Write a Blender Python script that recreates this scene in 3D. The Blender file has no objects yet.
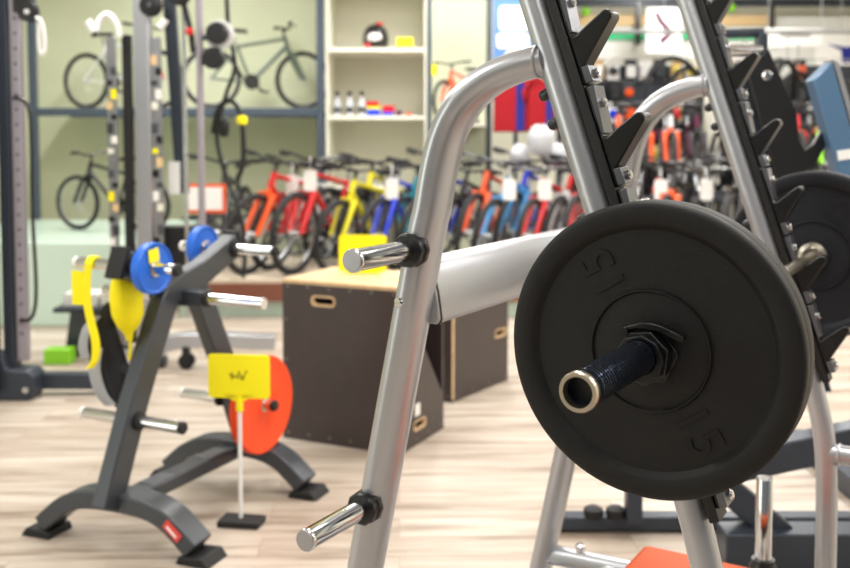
import bpy, bmesh, math, random
from mathutils import Vector, Matrix
R = math.radians
C = bpy.context.scene.collection
sc = bpy.context.scene
random.seed(7)

# ---------------------------------------------------------------- camera, world, lights, exposure
H = 1.43
cam_d = bpy.data.cameras.new('camera'); cam = bpy.data.objects.new('camera', cam_d); C.objects.link(cam)
cam.location = (0, 0, H); cam.rotation_euler = (R(90 - 3.43), 0, 0)
cam_d.sensor_width = 36; cam_d.lens = 1000 * 36 / 850.0
cam_d.shift_y = -(284 - 192) / 850.0
cam_d.clip_start = 0.05
cam_d.dof.use_dof = True; cam_d.dof.focus_distance = 1.58; cam_d.dof.aperture_fstop = 3.9
sc.camera = cam

w = bpy.data.worlds.new('world'); sc.world = w; w.use_nodes = True
bg = w.node_tree.nodes['Background']; bg.inputs[0].default_value = (0.93, 0.97, 1.0, 1); bg.inputs[1].default_value = 0.20

def area(loc, size, power, color=(1, 0.98, 0.95), rot=(0, 0, 0)):
    l = bpy.data.lights.new('ceiling_or_fill_light', 'AREA'); l.shape = 'RECTANGLE'; l.size = size[0]; l.size_y = size[1]
    l.energy = power; l.color = color
    o = bpy.data.objects.new('ceiling_or_fill_light', l); C.objects.link(o); o.location = loc; o.rotation_euler = rot
    return o
LAMPS = [(-2.2, -1.0), (0.4, -1.0), (3.0, -1.0), (-2.2, 2.2), (0.4, 2.2), (3.0, 2.2), (-2.2, 5.4), (0.4, 5.4), (3.0, 5.4), (-2.2, 8.2), (0.4, 8.2), (3.0, 8.4), (3.2, 11.2), (5.4, 2.2), (5.4, 5.4)]  # far right pair added to brighten right-facing sides of plate and rack
area((-5.4, 0.6, 1.9), (3.2, 1.8), 60, (0.95, 0.98, 1.0), (0, R(-90), 0))   # unseen fill light added at left for stronger highlights on the silver uprights
for x, y in LAMPS:
    area((x, y, 3.5), (0.35, 1.7), {-1.0: 26, 2.2: 58, 5.4: 70, 8.2: 88, 8.4: 88, 11.2: 120}[y])

sc.view_settings.view_transform = 'Standard'; sc.view_settings.look = 'None'
sc.view_settings.gamma = 1; sc.view_settings.use_curve_mapping = False
sc.view_settings.exposure = -0.06

# ---------------------------------------------------------------- materials
def lin(h):
    h = h.lstrip('#'); c = [int(h[i:i+2], 16) / 255 for i in (0, 2, 4)]
    return tuple(x / 12.92 if x <= 0.04045 else ((x + 0.055) / 1.055) ** 2.4 for x in c) + (1,)
def mat(name, col, rough=0.5, metal=0.0, spec=0.5, bump=0, bscale=60, var=0, vscale=8, coat=0, emit=0, trans=0, alpha=1):
    m = bpy.data.materials.new(name); m.use_nodes = True
    nt = m.node_tree; b = nt.nodes['Principled BSDF']
    c = lin(col) if isinstance(col, str) else col
    b.inputs['Base Color'].default_value = c; b.inputs['Roughness'].default_value = rough
    b.inputs['Metallic'].default_value = metal; b.inputs['Specular IOR Level'].default_value = spec
    if coat: b.inputs['Coat Weight'].default_value = coat; b.inputs['Coat Roughness'].default_value = 0.15
    if trans: b.inputs['Transmission Weight'].default_value = trans
    if emit: b.inputs['Emission Color'].default_value = c; b.inputs['Emission Strength'].default_value = emit
    tc = nt.nodes.new('ShaderNodeTexCoord')
    if bump:
        n = nt.nodes.new('ShaderNodeTexNoise'); n.inputs['Scale'].default_value = bscale; n.inputs['Detail'].default_value = 3
        bp = nt.nodes.new('ShaderNodeBump'); bp.inputs['Strength'].default_value = bump; bp.inputs['Distance'].default_value = 0.002
        nt.links.new(tc.outputs['Object'], n.inputs['Vector']); nt.links.new(n.outputs['Fac'], bp.inputs['Height']); nt.links.new(bp.outputs['Normal'], b.inputs['Normal'])
    if var:
        n = nt.nodes.new('ShaderNodeTexNoise'); n.inputs['Scale'].default_value = vscale; n.inputs['Detail'].default_value = 4
        r = nt.nodes.new('ShaderNodeValToRGB'); r.color_ramp.elements[0].position = 0.3; r.color_ramp.elements[1].position = 0.7
        r.color_ramp.elements[0].color = tuple(x * (1 - var) for x in c[:3]) + (1,)
        r.color_ramp.elements[1].color = tuple(min(1, x * (1 + var)) for x in c[:3]) + (1,)
        nt.links.new(tc.outputs['Object'], n.inputs['Vector']); nt.links.new(n.outputs['Fac'], r.inputs['Fac']); nt.links.new(r.outputs['Color'], b.inputs['Base Color'])
    return m
M = {}
M['silver'] = mat('silver_powder_coat', '#b4b6bb', 0.31, 0.62, bump=0.05, bscale=900, coat=0.15)
M['chrome'] = mat('polished_chrome', '#d9dadd', 0.12, 1.0)
M['chrome_end'] = mat('brushed_chrome_end', '#a6a6aa', 0.42, 0.9, bump=0.15, bscale=500)
M['steel'] = mat('worn_steel', '#c9c1b2', 0.28, 1.0)
M['dark_steel'] = mat('black_chrome_sleeve', '#505a6c', 0.2, 0.95, bump=0.4, bscale=80)
M['black'] = mat('black_plastic', '#17181a', 0.35)
M['black_gloss'] = mat('gloss_black_nylon', '#0b0c0e', 0.34, coat=0.12, spec=0.4)
M['bracket'] = mat('dark_bracket_metal', '#6d6f76', 0.28, 0.75)
M['strip'] = mat('black_strip_coat', '#0c0c0e', 0.5)
M['rubber'] = mat('rubber_plate', '#100f0e', 0.58, spec=0.35, bump=0.35, bscale=420, var=0.12, vscale=25)
M['rubber_num'] = mat('rubber_number', '#0c0b0b', 0.5, spec=0.35, bump=0.2, bscale=400)
M['rubber_far'] = mat('rubber_plate_other', '#1a1c22', 0.62, spec=0.35, bump=0.3, bscale=420)
M['matt_black'] = mat('matt_black', '#141415', 0.65)
M['tyre'] = mat('tyre_rubber', '#1a1a1c', 0.7)
M['slate'] = mat('slate_grey_paint', '#3f4349', 0.38, 0.25, coat=0.15)
M['slate_dk'] = mat('dark_slate_paint', '#343b46', 0.4, 0.2)
M['slate_frame'] = mat('slate_shelf_frame', '#3f4b59', 0.5)
M['bluegrey'] = mat('blue_grey_paint', '#587a9b', 0.35, 0.2, coat=0.2)
M['orange_vinyl'] = mat('orange_vinyl', '#bd4808', 0.55, bump=0.3, bscale=200)
M['orange_plate'] = mat('orange_rubber', '#ff4a0c', 0.45)
M['blue_plate'] = mat('blue_rubber', '#1467d8', 0.42)
M['yellow'] = mat('yellow_card', '#fff000', 0.55)
M['yellow_cloth'] = mat('yellow_cloth', '#ffee00', 0.75, bump=0.5, bscale=60)
M['white'] = mat('white_plastic', '#f2f2f0', 0.45)
M['paper'] = mat('white_paper', '#f4f2ee', 0.8)
M['grey_cloth'] = mat('grey_cloth', '#a5a7aa', 0.85, bump=0.5, bscale=90)
M['black_cloth'] = mat('black_cloth', '#1c1c20', 0.9, bump=0.5, bscale=90)
M['ink'] = mat('black_ink', '#6b5a00', 0.7)
M['plyface'] = mat('dark_phenolic_ply', '#3c3231', 0.42, bump=0.25, bscale=260, var=0.08, vscale=14)
M['plyedge'] = mat('birch_ply_edge', '#d6b68c', 0.6, var=0.12, vscale=30)
M['plyedge_dk'] = mat('shaded_slot_board', '#1a1514', 0.8)
M['screw'] = mat('zinc_screw', '#8b8784', 0.4, 0.8)
M['wall'] = mat('pale_olive_wall', '#d4d9bd', 0.8, var=0.03, vscale=2)
M['cream'] = mat('cream_board', '#f0eede', 0.6)
M['ceil'] = mat('white_ceiling', '#e8e8e6', 0.9)
M['podium'] = mat('pale_green_podium', '#cbe0d2', 0.25)
M['board'] = mat('beige_board', '#cdbfab', 0.6, var=0.08, vscale=6)
M['brown'] = mat('red_brown_edge', '#7b4a38', 0.5)
M['red'] = mat('red_paint', '#d3121e', 0.3, coat=0.5)
M['teal'] = mat('teal_paint', '#0f8ba0', 0.3, coat=0.5)
M['blue'] = mat('blue_paint', '#1338cf', 0.3, coat=0.5)
M['ltblue'] = mat('light_blue_paint', '#4aa3e6', 0.3, coat=0.5)
M['bike_yellow'] = mat('yellow_paint', '#e9dd10', 0.3, coat=0.5)
M['bike_orange'] = mat('orange_paint', '#f2591c', 0.3, coat=0.5)
M['bike_white'] = mat('white_paint', '#e4e6e8', 0.3, coat=0.5)
M['bike_green'] = mat('green_grey_paint', '#5d6a60', 0.35, coat=0.4)
M['bike_black'] = mat('black_paint', '#1d1d20', 0.3, coat=0.4)
M['lime'] = mat('lime_paint', '#8fdc2c', 0.4)
M['rim'] = mat('alloy_rim', '#a3a5a8', 0.35, 0.8)
M['spoke'] = mat('spoke_wire', '#b9bbbd', 0.4, 0.7)
M['glass'] = mat('clear_glass', '#f4fafa', 0.05, trans=0.9)
M['maroon'] = mat('maroon_print', '#5a2440', 0.8)
M['green_band'] = mat('green_band', '#36c887', 0.6)
M['tan'] = mat('tan_board', '#e3c391', 0.6)
M['red_cloth'] = mat('red_cloth', '#a30e1c', 0.9)
M['navy_cloth'] = mat('navy_cloth', '#232b86', 0.9)
M['poster_blue'] = mat('poster_blue', '#5b86c4', 0.7)
M['lamp'] = mat('lamp_diffuser', '#ffffff', 0.5, emit=3)
M['red_label'] = mat('red_label', '#e04a44', 0.6)
M['bag'] = mat('clear_wrap', '#bfc2c8', 0.5)
M['purple_steel'] = mat('brushed_rod', '#a39da6', 0.4, 0.5)

def floor_mat():
    m = bpy.data.materials.new('laminate_planks'); m.use_nodes = True; nt = m.node_tree; b = nt.nodes['Principled BSDF']
    N = nt.nodes.new; L = nt.links.new
    tc = N('ShaderNodeTexCoord'); mp = N('ShaderNodeMapping'); mp.inputs['Rotation'].default_value = (0, 0, R(-1.5))
    L(tc.outputs['Object'], mp.inputs['Vector'])
    br = N('ShaderNodeTexBrick'); br.inputs['Scale'].default_value = 1; br.inputs['Brick Width'].default_value = 1.3; br.inputs['Row Height'].default_value = 0.165
    br.inputs['Mortar Size'].default_value = 0.0015; br.offset = 0.37
    br.inputs['Color1'].default_value = (0, 0, 0, 1); br.inputs['Color2'].default_value = (1, 1, 1, 1); br.inputs['Mortar'].default_value = (0.5, 0.5, 0.5, 1)
    L(mp.outputs['Vector'], br.inputs['Vector'])
    st = N('ShaderNodeMapping'); st.inputs['Scale'].default_value = (1.1, 11, 1); L(mp.outputs['Vector'], st.inputs['Vector'])
    add = N('ShaderNodeVectorMath'); add.operation = 'ADD'; L(st.outputs['Vector'], add.inputs[0])
    sc3 = N('ShaderNodeVectorMath'); sc3.operation = 'SCALE'; sc3.inputs['Scale'].default_value = 7; L(br.outputs['Color'], sc3.inputs[0]); L(sc3.outputs['Vector'], add.inputs[1])
    n1 = N('ShaderNodeTexNoise'); n1.inputs['Scale'].default_value = 1.3; n1.inputs['Detail'].default_value = 5; n1.inputs['Roughness'].default_value = 0.62; L(add.outputs['Vector'], n1.inputs['Vector'])
    r = N('ShaderNodeValToRGB'); e = r.color_ramp.elements; e[0].position = 0.34; e[0].color = lin('#9a897a'); e[1].position = 0.63; e[1].color = lin('#d0c6ba')
    k = r.color_ramp.elements.new(0.47); k.color = lin('#c0b2a3')
    L(n1.outputs['Fac'], r.inputs['Fac'])
    mx = N('ShaderNodeMix'); mx.data_type = 'RGBA'; mx.blend_type = 'MULTIPLY'; mx.inputs['Factor'].default_value = 1
    pr = N('ShaderNodeValToRGB'); pr.color_ramp.elements[0].color = (0.80, 0.77, 0.74, 1); pr.color_ramp.elements[1].color = (1, 1, 1, 1)
    L(br.outputs['Color'], pr.inputs['Fac'])
    L(r.outputs['Color'], mx.inputs['A']); L(pr.outputs['Color'], mx.inputs['B']); 
    m2 = N('ShaderNodeMix'); m2.data_type = 'RGBA'; m2.inputs['B'].default_value = lin('#9c8a78'); L(br.outputs['Fac'], m2.inputs['Factor']); L(mx.outputs['Result'], m2.inputs['A'])
    L(m2.outputs['Result'], b.inputs['Base Color']); b.inputs['Roughness'].default_value = 0.42
    return m
M['floor'] = floor_mat()

# ---------------------------------------------------------------- mesh helpers
def catmull(P, n=6):
    P = [Vector(p) for p in P]; out = []
    Q = [P[0] * 2 - P[1]] + P + [P[-1] * 2 - P[-2]]
    for i in range(1, len(Q) - 2):
        a, b, c, d = Q[i-1:i+3]
        for j in range(n):
            t = j / n
            out.append(0.5 * ((2*b) + (c-a)*t + (2*a-5*b+4*c-d)*t*t + (3*b-a-3*c+d)*t**3))
    out.append(P[-1]); return out
class MB:
    def __init__(s): s.bm = bmesh.new()
    def box(s, c, size, rot=None):
        m = Matrix.Translation(Vector(c))
        if rot is not None: m = m @ (rot.to_4x4() if hasattr(rot, 'to_4x4') else rot)
        bmesh.ops.create_cube(s.bm, size=1, matrix=m @ Matrix.Diagonal((*size, 1))); return s
    def ring(s, ctr, a, b, n, ph=0):
        return [s.bm.verts.new(ctr + a * math.cos(2*math.pi*i/n + ph) + b * math.sin(2*math.pi*i/n + ph)) for i in range(n)]
    def loft(s, rings, caps=True, close=False):
        n = len(rings[0]); m = len(rings)
        for k in range(m if close else m - 1):
            A = rings[k]; B = rings[(k+1) % m]
            for i in range(n): s.bm.faces.new((A[i], A[(i+1) % n], B[(i+1) % n], B[i]))
        if caps and not close:
            s.bm.faces.new(list(reversed(rings[0]))); s.bm.faces.new(rings[-1])
        return s
    def tube(s, P, r, seg=12, ref=None, smooth=0, close=False):
        """r: radius, list of radii, or (in-plane, along-ref) pair with ref"""
        P = catmull(P, smooth) if smooth else [Vector(p) for p in P]
        n = len(P); rings = []; prev = None
        for i, p in enumerate(P):
            if close: t = P[(i+1) % n] - P[i-1]
            else: t = P[min(i+1, n-1)] - P[max(i-1, 0)]
            t.normalize()
            if ref is not None:
                b = Vector(ref).normalized(); a = t.cross(b).normalized(); ra, rb = r
            else:
                if prev is None:
                    h = Vector((0, 0, 1)) if abs(t.z) < 0.9 else Vector((1, 0, 0)); a = t.cross(h).normalized()
                else: a = (prev - t * prev.dot(t)).normalized()
                b = t.cross(a); prev = a; ra = rb = (r[min(i, len(r)-1)] if isinstance(r, (list, tuple)) else r)
            rings.append(s.ring(p, a * ra, b * rb, seg))
        return s.loft(rings, close=close)
    def bar(s, P, wa, wb, ref, smooth=0):
        """rectangular section swept in a plane whose normal is ref; wa in-plane width, wb along ref"""
        P = catmull(P, smooth) if smooth else [Vector(p) for p in P]
        n = len(P); rings = []; b = Vector(ref).normalized()
        for i, p in enumerate(P):
            t = (P[min(i+1, n-1)] - P[max(i-1, 0)]).normalized(); a = t.cross(b).normalized()
            W = wa[i * (len(wa)-1) // (n-1)] if isinstance(wa, (list, tuple)) else wa
            rings.append([s.bm.verts.new(p + a*x*W/2 + b*y*wb/2) for x, y in ((-1,-1),(1,-1),(1,1),(-1,1))])
        return s.loft(rings)
    def cyl(s, p0, p1, r, r1=None, seg=20):
        return s.tube([p0, p1], [r, r if r1 is None else r1], seg)
    def lathe(s, prof, p0, axis, seg=32, ph=0):
        """prof: [(radius, height)] along axis from p0; open profile, closed at r=0 by fan"""
        p0 = Vector(p0); ax = Vector(axis).normalized(); h = Vector((0, 0, 1)) if abs(ax.z) < 0.9 else Vector((1, 0, 0))
        a = ax.cross(h).normalized(); b = ax.cross(a)
        rings = [s.ring(p0 + ax*z, a*max(r, 1e-4), b*max(r, 1e-4), seg, ph) for r, z in prof]
        return s.loft(rings)
    def annulus(s, prof, p0, axis, seg=48):
        """closed profile revolved (ring solids)"""
        p0 = Vector(p0); ax = Vector(axis).normalized(); h = Vector((0, 0, 1)) if abs(ax.z) < 0.9 else Vector((1, 0, 0))
        a = ax.cross(h).normalized(); b = ax.cross(a)
        rings = [s.ring(p0 + ax*z, a*r, b*r, seg) for r, z in prof]
        return s.loft(rings, close=True)
    def prism(s, pts, mtx, d):
        """pts in local xy, extruded +-d/2 along local z"""
        A = [s.bm.verts.new(mtx @ Vector((x, y, -d/2))) for x, y in pts]; B = [s.bm.verts.new(mtx @ Vector((x, y, d/2))) for x, y in pts]
        n = len(pts)
        for i in range(n): s.bm.faces.new((A[i], A[(i+1) % n], B[(i+1) % n], B[i]))
        s.bm.faces.new(list(reversed(A))); s.bm.faces.new(B); return s
    def ball(s, c, r, scale=(1, 1, 1), seg=16, rot=None):
        m = Matrix.Translation(Vector(c))
        if rot is not None: m = m @ rot.to_4x4()
        bmesh.ops.create_uvsphere(s.bm, u_segments=seg, v_segments=seg // 2 + 2, radius=r, matrix=m @ Matrix.Diagonal((*scale, 1))); return s
    def mesh(s, name):
        bm = s.bm; bmesh.ops.recalc_face_normals(bm, faces=bm.faces)
        for f in bm.faces: f.smooth = True
        for e in bm.edges:
            e.smooth = not (len(e.link_faces) == 2 and e.calc_face_angle(0) > R(38))
        me = bpy.data.meshes.new(name); bm.to_mesh(me); bm.free(); return me
def obj(name, mb, m, parent=None, bevel=0, label=None, loc=None, rz=0, cat=None, group=None, kind=None):
    me = mb.mesh(name) if isinstance(mb, MB) else mb
    o = bpy.data.objects.new(name, me); C.objects.link(o)
    me.materials.append(M[m] if isinstance(m, str) else m)
    if parent: o.parent = parent
    if loc is not None: o.location = loc
    if rz: o.rotation_euler.z = rz
    if bevel:
        b = o.modifiers.new('edge', 'BEVEL'); b.width = bevel; b.segments = 2; b.limit_method = 'ANGLE'; b.angle_limit = R(40)
    if label: o['label'] = label
    if cat: o['category'] = cat
    if group: o['group'] = group
    if kind: o['kind'] = kind
    return o
def thing(name, label, cat, loc=(0, 0, 0), rz=0, group=None):
    o = bpy.data.objects.new(name, None); C.objects.link(o); o.empty_display_size = 0.1
    o.location = loc; o.rotation_euler.z = rz; o['label'] = label; o['category'] = cat
    if group: o['group'] = group
    return o
def struct(name, mb, m, bevel=0): return obj(name, mb, m, kind='structure', bevel=bevel)
def copy_thing(root, loc=None, rot=None, label=None, group=None, mats=None):
    def cp(o, par):
        c = o.copy(); C.objects.link(c)
        if par: c.parent = par
        n = o.name.split('.')[0]
        if mats and n in mats and c.type == 'MESH':
            c.material_slots[0].link = 'OBJECT'; c.material_slots[0].material = M[mats[n]]
        for ch in list(o.children): cp(ch, c)
        return c
    c = cp(root, None)
    if loc is not None: c.location = loc
    if rot is not None: c.rotation_euler = rot
    if label: c['label'] = label
    if group: c['group'] = group
    return c
def text_mesh(s, size, depth, mtx):
    cu = bpy.data.curves.new('txt', 'FONT'); cu.body = s; cu.size = size; cu.extrude = depth; cu.align_x = 'CENTER'; cu.align_y = 'CENTER'; cu.resolution_u = 4
    o = bpy.data.objects.new('txt', cu); C.objects.link(o); dg = bpy.context.evaluated_depsgraph_get(); dg.update()
    me = bpy.data.meshes.new_from_object(o.evaluated_get(dg)); C.objects.unlink(o); bpy.data.objects.remove(o)
    me.transform(mtx); return me
def frame(o, x, y, z):
    m = Matrix((Vector(x), Vector(y), Vector(z))).transposed().to_4x4(); m.translation = Vector(o); return m

# ---------------------------------------------------------------- structure
struct('floor', MB().box((0.7, 5.0, -0.05), (12.6, 18.0, 0.1)), 'floor')
struct('ceiling', MB().box((0.7, 5.0, 3.68), (12.6, 18.0, 0.1)), 'ceil')
struct('wall_left', MB().box((-5.6, 5.0, 1.82), (0.1, 18.0, 3.62)), 'wall')
struct('wall_back', MB().box((-2.45, 10.35, 1.82), (6.2, 0.1, 3.62)), 'wall')
struct('wall_divider', MB().box((0.70, 12.15, 1.82), (0.1, 3.6, 3.62)), 'cream')
struct('wall_rear', MB().box((3.85, 14.0, 1.82), (6.3, 0.1, 3.62)), 'cream')
struct('wall_right', MB().box((7.0, 5.0, 1.82), (0.1, 18.0, 3.62)), 'cream')
for i, (x, y) in enumerate(LAMPS):
    col_n = ('left', 'middle', 'right', 'added far right')[0 if x < -1 else 1 if x < 2 else 2 if x < 4 else 3]
    row_n = {-1.0: 'behind the racks', 2.2: 'above the racks', 5.4: 'above the open floor', 8.2: 'above the bicycle row', 8.4: 'above the hanging merchandise', 11.2: 'at the rear of the shop'}[y]
    t = thing('ceiling_light', 'slim white ceiling light, %s line, %s' % (col_n, row_n), 'ceiling light', (x, y, 3.63), 0, 'ceiling lights')
    obj('housing', MB().box((0, 0, -0.03), (0.42, 1.8, 0.06)), 'white', t, 0.005)

# ================================================================ SQUAT RACK (local x = along the side frame, y = along the bar)
A31 = R(-31); RK = (0.347, 1.5, 0)
rack = thing('squat_rack', 'silver tubular squat rack with black stepped hook strips holding the barbell', 'squat rack', RK, A31)
def up_v(z):   # centre line of the leaning upright
    return 0.017 - 0.343 * (z - 0.82)
VH = [(-0.184 + 0.0585 * i, 1.594 - 0.1715 * i) for i in range(-1, 5)]
Aax = Vector((0.325, 0, -0.946)); Nax = Vector((0.946, 0, 0.325)); Uax = Vector((0, 1, 0))
upright_pts = lambda t: [(up_v(2.1), t, 2.1), (up_v(1.8), t, 1.8), (up_v(1.4), t, 1.4), (up_v(1.0), t, 1.0), (0.002, t, 0.865), (0.034, t, 0.76), (0.058, t, 0.65), (0.067, t, 0.5), (0.068, t, 0.3), (0.068, t, 0.03)]
TS = (0.15, 1.2)
for si, t in enumerate(TS):
    obj('upright', MB().tube(upright_pts(t), 0.0262, 28, smooth=5), 'silver', rack)
    leg = [(up_v(1.556) - 0.012, t, 1.556), (-0.30, t, 1.546), (-0.355, t, 1.525), (-0.405, t, 1.488), (-0.44, t, 1.436), (-0.462, t, 1.37), (-0.478, t, 1.29), (-0.497, t, 1.21), (-0.585, t, 0.79), (-0.68, t, 0.34), (-0.747, t, 0.03)]
    mb = MB(); P = catmull(leg, 5)
    # round where it meets the upright, flat oval further down
    rings = []
    for i, p in enumerate(P):
        tt = (P[min(i+1, len(P)-1)] - P[max(i-1, 0)]).normalized(); a = tt.cross(Uax).normalized()
        k = min(1, i / 16); rings.append(mb.ring(p, a * (0.028 + 0.003*k), Uax * (0.032 + 0.018*k), 32))
    mb.loft(rings); rl = obj('rear_leg', mb, 'silver', rack)
    # weld bead at the joint
    obj('weld_bead', MB().tube([Vector((up_v(1.556) - 0.024, t, 1.556)) + Vector((0, 0.034*math.cos(q), 0.031*math.sin(q))) for q in [2*math.pi*j/20 for j in range(20)]], 0.0032, 8, close=True), 'silver', rl)
    # floor rail joining leg and upright
    obj('floor_rail', MB().bar([(-0.80, t, 0.03), (0.25, t, 0.03)], 0.05, 0.09, (0, 1, 0)), 'silver', rack, 0.006)
    # hook strip with hooks
    s0 = Vector((up_v(1.594), t, 1.594)); a0 = -0.42; a1 = 0.835
    def SP(a, n, tt=0): return Vector((-0.189 - 0.0585 - 0.0, t + tt, 1.422 + 0.1715)) + Aax * a + Nax * n
    base_off = (Vector((VH[1][0], t, VH[1][1])) - (Vector((-0.184, t, 1.594)) )).length
    V0 = Vector((-0.184, t, 1.594))            # second hook's seat
    def LP(a, n, tt=0): return V0 + Aax * a + Nax * (n - 0.058) + Uax * tt
    fr = lambda a, n: frame(LP(a, n), Aax, Nax, Aax.cross(Nax))
    strip = obj('hook_strip', MB().prism([(-0.42, 0.026), (0.83, 0.026), (0.83, 0.043), (-0.42, 0.043)], frame(V0 - Nax*0.058, Aax, Nax, Aax.cross(Nax)), 0.052), 'strip', rack, 0.003)
    for i in range(-1, 5):
        a = 0.1812 * i; fr = frame(V0 - Nax*0.058 + Aax * a, Aax, Nax, Aax.cross(Nax))
        prof = [(-0.092, 0.043), (-0.092, 0.050), (-0.012, 0.048), (-0.002, 0.049), (0.0, 0.056), (-0.008, 0.074), (-0.021, 0.110), (-0.0225, 0.118), (-0.020, 0.1245), (-0.013, 0.1275), (-0.005, 0.125), (0.0, 0.119), (0.016, 0.100), (0.052, 0.058), (0.058, 0.050), (0.085, 0.050), (0.085, 0.043)]
        hk = obj('hook', MB().prism(prof, fr, 0.042), 'black_gloss', strip, 0.003)
        for (b0, b1) in ((-0.090, -0.008), (0.055, 0.084)):
            pl = MB().prism([(b0, 0.0495), (b1, 0.0495 if b0 > 0 else 0.0485), (b1, 0.0625 if b0 > 0 else 0.0535), (b0, 0.0625)], fr, 0.046)
            obj('bracket_plate', pl, 'bracket', hk, 0.001, label='grey metal bracket plate')
        for q in (-0.06, 0.07):
            c = fr @ Vector((q, 0.0615 if q > 0 else 0.058, 0)); bl = MB().lathe([(0.0085, 0), (0.0085, 0.006), (0.006, 0.009), (0.0, 0.009)], c, Nax, 12)
            obj('bolt', bl, 'chrome', hk)
        cp = fr @ Vector((-0.003, 0.1215, 0))
    # bolt ends on the back of the upright
    for z in (1.505, 1.455, 1.29, 1.2):
        c = Vector((up_v(z), t, z))
        obj('bolt_cap', MB().lathe([(0.011, 0), (0.011, 0.012), (0.008, 0.018), (0, 0.018)], c - Nax*0.024, -Nax, 16), 'black', rack)
    # plate storage horns
    for (hv, hz) in ((-0.4975, 1.212), (-0.602, 0.705)):
        sgn = -1 if si == 0 else 1; y0 = t + sgn * 0.030
        hn = obj('storage_horn', MB().lathe([(0.0195, 0), (0.0195, 0.196), (0.0208, 0.198), (0.0208, 0.204), (0.0198, 0.206)], (hv, y0, hz), (0, sgn, 0), 40), 'chrome', rack)
        obj('end_cap', MB().lathe([(0.0192, 0), (0.0185, 0.0015), (0.0, 0.0018)], (hv, y0 + sgn*0.206, hz), (0, sgn, 0), 32), 'chrome_end', hn)
        cl = MB().lathe([(0.0315, 0), (0.034, 0.004), (0.034, 0.014), (0.031, 0.017), (0.031, 0.020), (0.0325, 0.023), (0.0325, 0.032), (0.029, 0.036), (0.0, 0.036)], (hv, y0 - 0.0, hz), (0, sgn, 0), 10)
        obj('collar', cl, 'black_gloss', hn, 0.0012)
    # frame bolt
    bz = 1.112; bv = -0.500
    obj('frame_bolt', MB().lathe([(0.0105, 0), (0.0105, 0.003), (0.0085, 0.007), (0, 0.008)], (bv - 0.022, t + (-0.046 if si == 0 else 0.046), bz), (-0.35, -1 if si == 0 else 1, 0), 20), 'chrome', rack)
# crossbars along the bar direction
cb = MB(); cy0, cy1 = 0.172, 1.178
rings = []
prof = [(-0.02, -0.06), (0.02, -0.06), (0.027, -0.05), (0.03, 0.0), (0.027, 0.05), (0.02, 0.06), (-0.02, 0.06), (-0.027, 0.05), (-0.03, 0.0), (-0.027, -0.05)]
for y in (cy0, cy1): rings.append([cb.bm.verts.new((-0.515 - 0.21*b + a, y, 1.122 + b)) for a, b in prof])
cb.loft(rings); obj('crossbar', cb, 'silver', rack, 0.003)
for y in (0.180, 1.164):
    sh_line = MB(); sh_line.loft([[sh_line.bm.verts.new((-0.515 - 0.21*b + a*1.04, yy, 1.122 + b*1.03)) for a, b in prof] for yy in (y, y + 0.006)])
    obj('crossbar_shadow_line', sh_line, 'black', rack)  # dark band stands in for the shadow line where crossbar meets leg
obj('crossbar', MB().bar([(-0.755, 0.19, 0.03), (-0.755, 1.16, 0.03)], 0.05, 0.08, (1, 0, 0)), 'silver', rack, 0.006)
obj('brace_tube', MB().tube([(-0.69, 1.2, 0.185), (0.068, 1.2, 0.205)], 0.029, 20), 'silver', rack)
obj('brace_bolt', MB().lathe([(0.014, 0), (0.014, 0.02), (0.008, 0.026), (0, 0.026)], (-0.60, 1.2, 0.212), (0, 0, 1), 14), 'chrome', rack)
obj('tube_end', MB().tube([(-0.50, 1.18, 0.165), (-0.47, 1.10, 0.165), (-0.45, 0.98, 0.15), (-0.45, 0.92, 0.12)], [0.04]*13, 20, smooth=4), 'silver', rack)
for t in (1.2,):
    obj('side_arm', MB().tube([(0.068, t, 0.617), (0.32, t, 0.617), (0.36, t, 0.60), (0.38, t, 0.56), (0.38, t, 0.03)], 0.0245, 24, smooth=5), 'silver', rack)
    obj('weld_bead', MB().tube([Vector((0.094, t + 0.024*math.cos(q), 0.617 + 0.026*math.sin(q))) for q in [2*math.pi*j/16 for j in range(16)]], 0.004, 8, close=True), 'silver', rack)
bh = obj('bar_holder', MB().lathe([(0.0215, 0), (0.0215, 0.228), (0.0195, 0.231), (0.0, 0.231)], (-0.086, 1.2, 0.295), (0, 0, 1), 28), 'chrome', rack, label='upright chrome post')
obj('base_collar', MB().lathe([(0.036, 0), (0.036, 0.03), (0.030, 0.04), (0.030, 0.052), (0.0, 0.052)], (-0.086, 1.2, 0.256), (0, 0, 1), 20), 'black', bh)

# ---------------------------------------------------------------- barbell and plates
BO = -0.009
BK_ = (RK[0] + BO*math.cos(R(31)), RK[1] - BO*math.sin(R(31)), 0)
bar = thing('barbell', 'chrome olympic barbell resting in the hooks of the silver squat rack', 'barbell', BK_, A31)
BZ = 1.096
obj('shaft', MB().lathe([(0.0138, 0), (0.0138, 1.31)], (0, 0.07, BZ), (0, 1, 0), 24), 'steel', bar)
for s, y in ((-1, 0.068), (1, 1.382)):
    obj('inner_collar', MB().lathe([(0.0, -0.032), (0.022, -0.032), (0.026, -0.026), (0.026, -0.018), (0.037, -0.014), (0.039, -0.010), (0.039, -0.002), (0.036, 0.0), (0.0, 0.0)], (0, y + (0.004 if s < 0 else -0.004), BZ), (0, s, 0), 32), 'steel', bar)
sl = MB().annulus([(0.0255, 0.0), (0.0255, -0.27), (0.0205, -0.27), (0.0205, -0.0)], (0, 0.0, BZ), (0, 1, 0), 40)
sl.lathe([(0.0245, 0), (0.0245, 0.066)], (0, 0.001, BZ), (0, 1, 0), 32)
SL = obj('sleeve', sl, 'dark_steel', bar)
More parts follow.
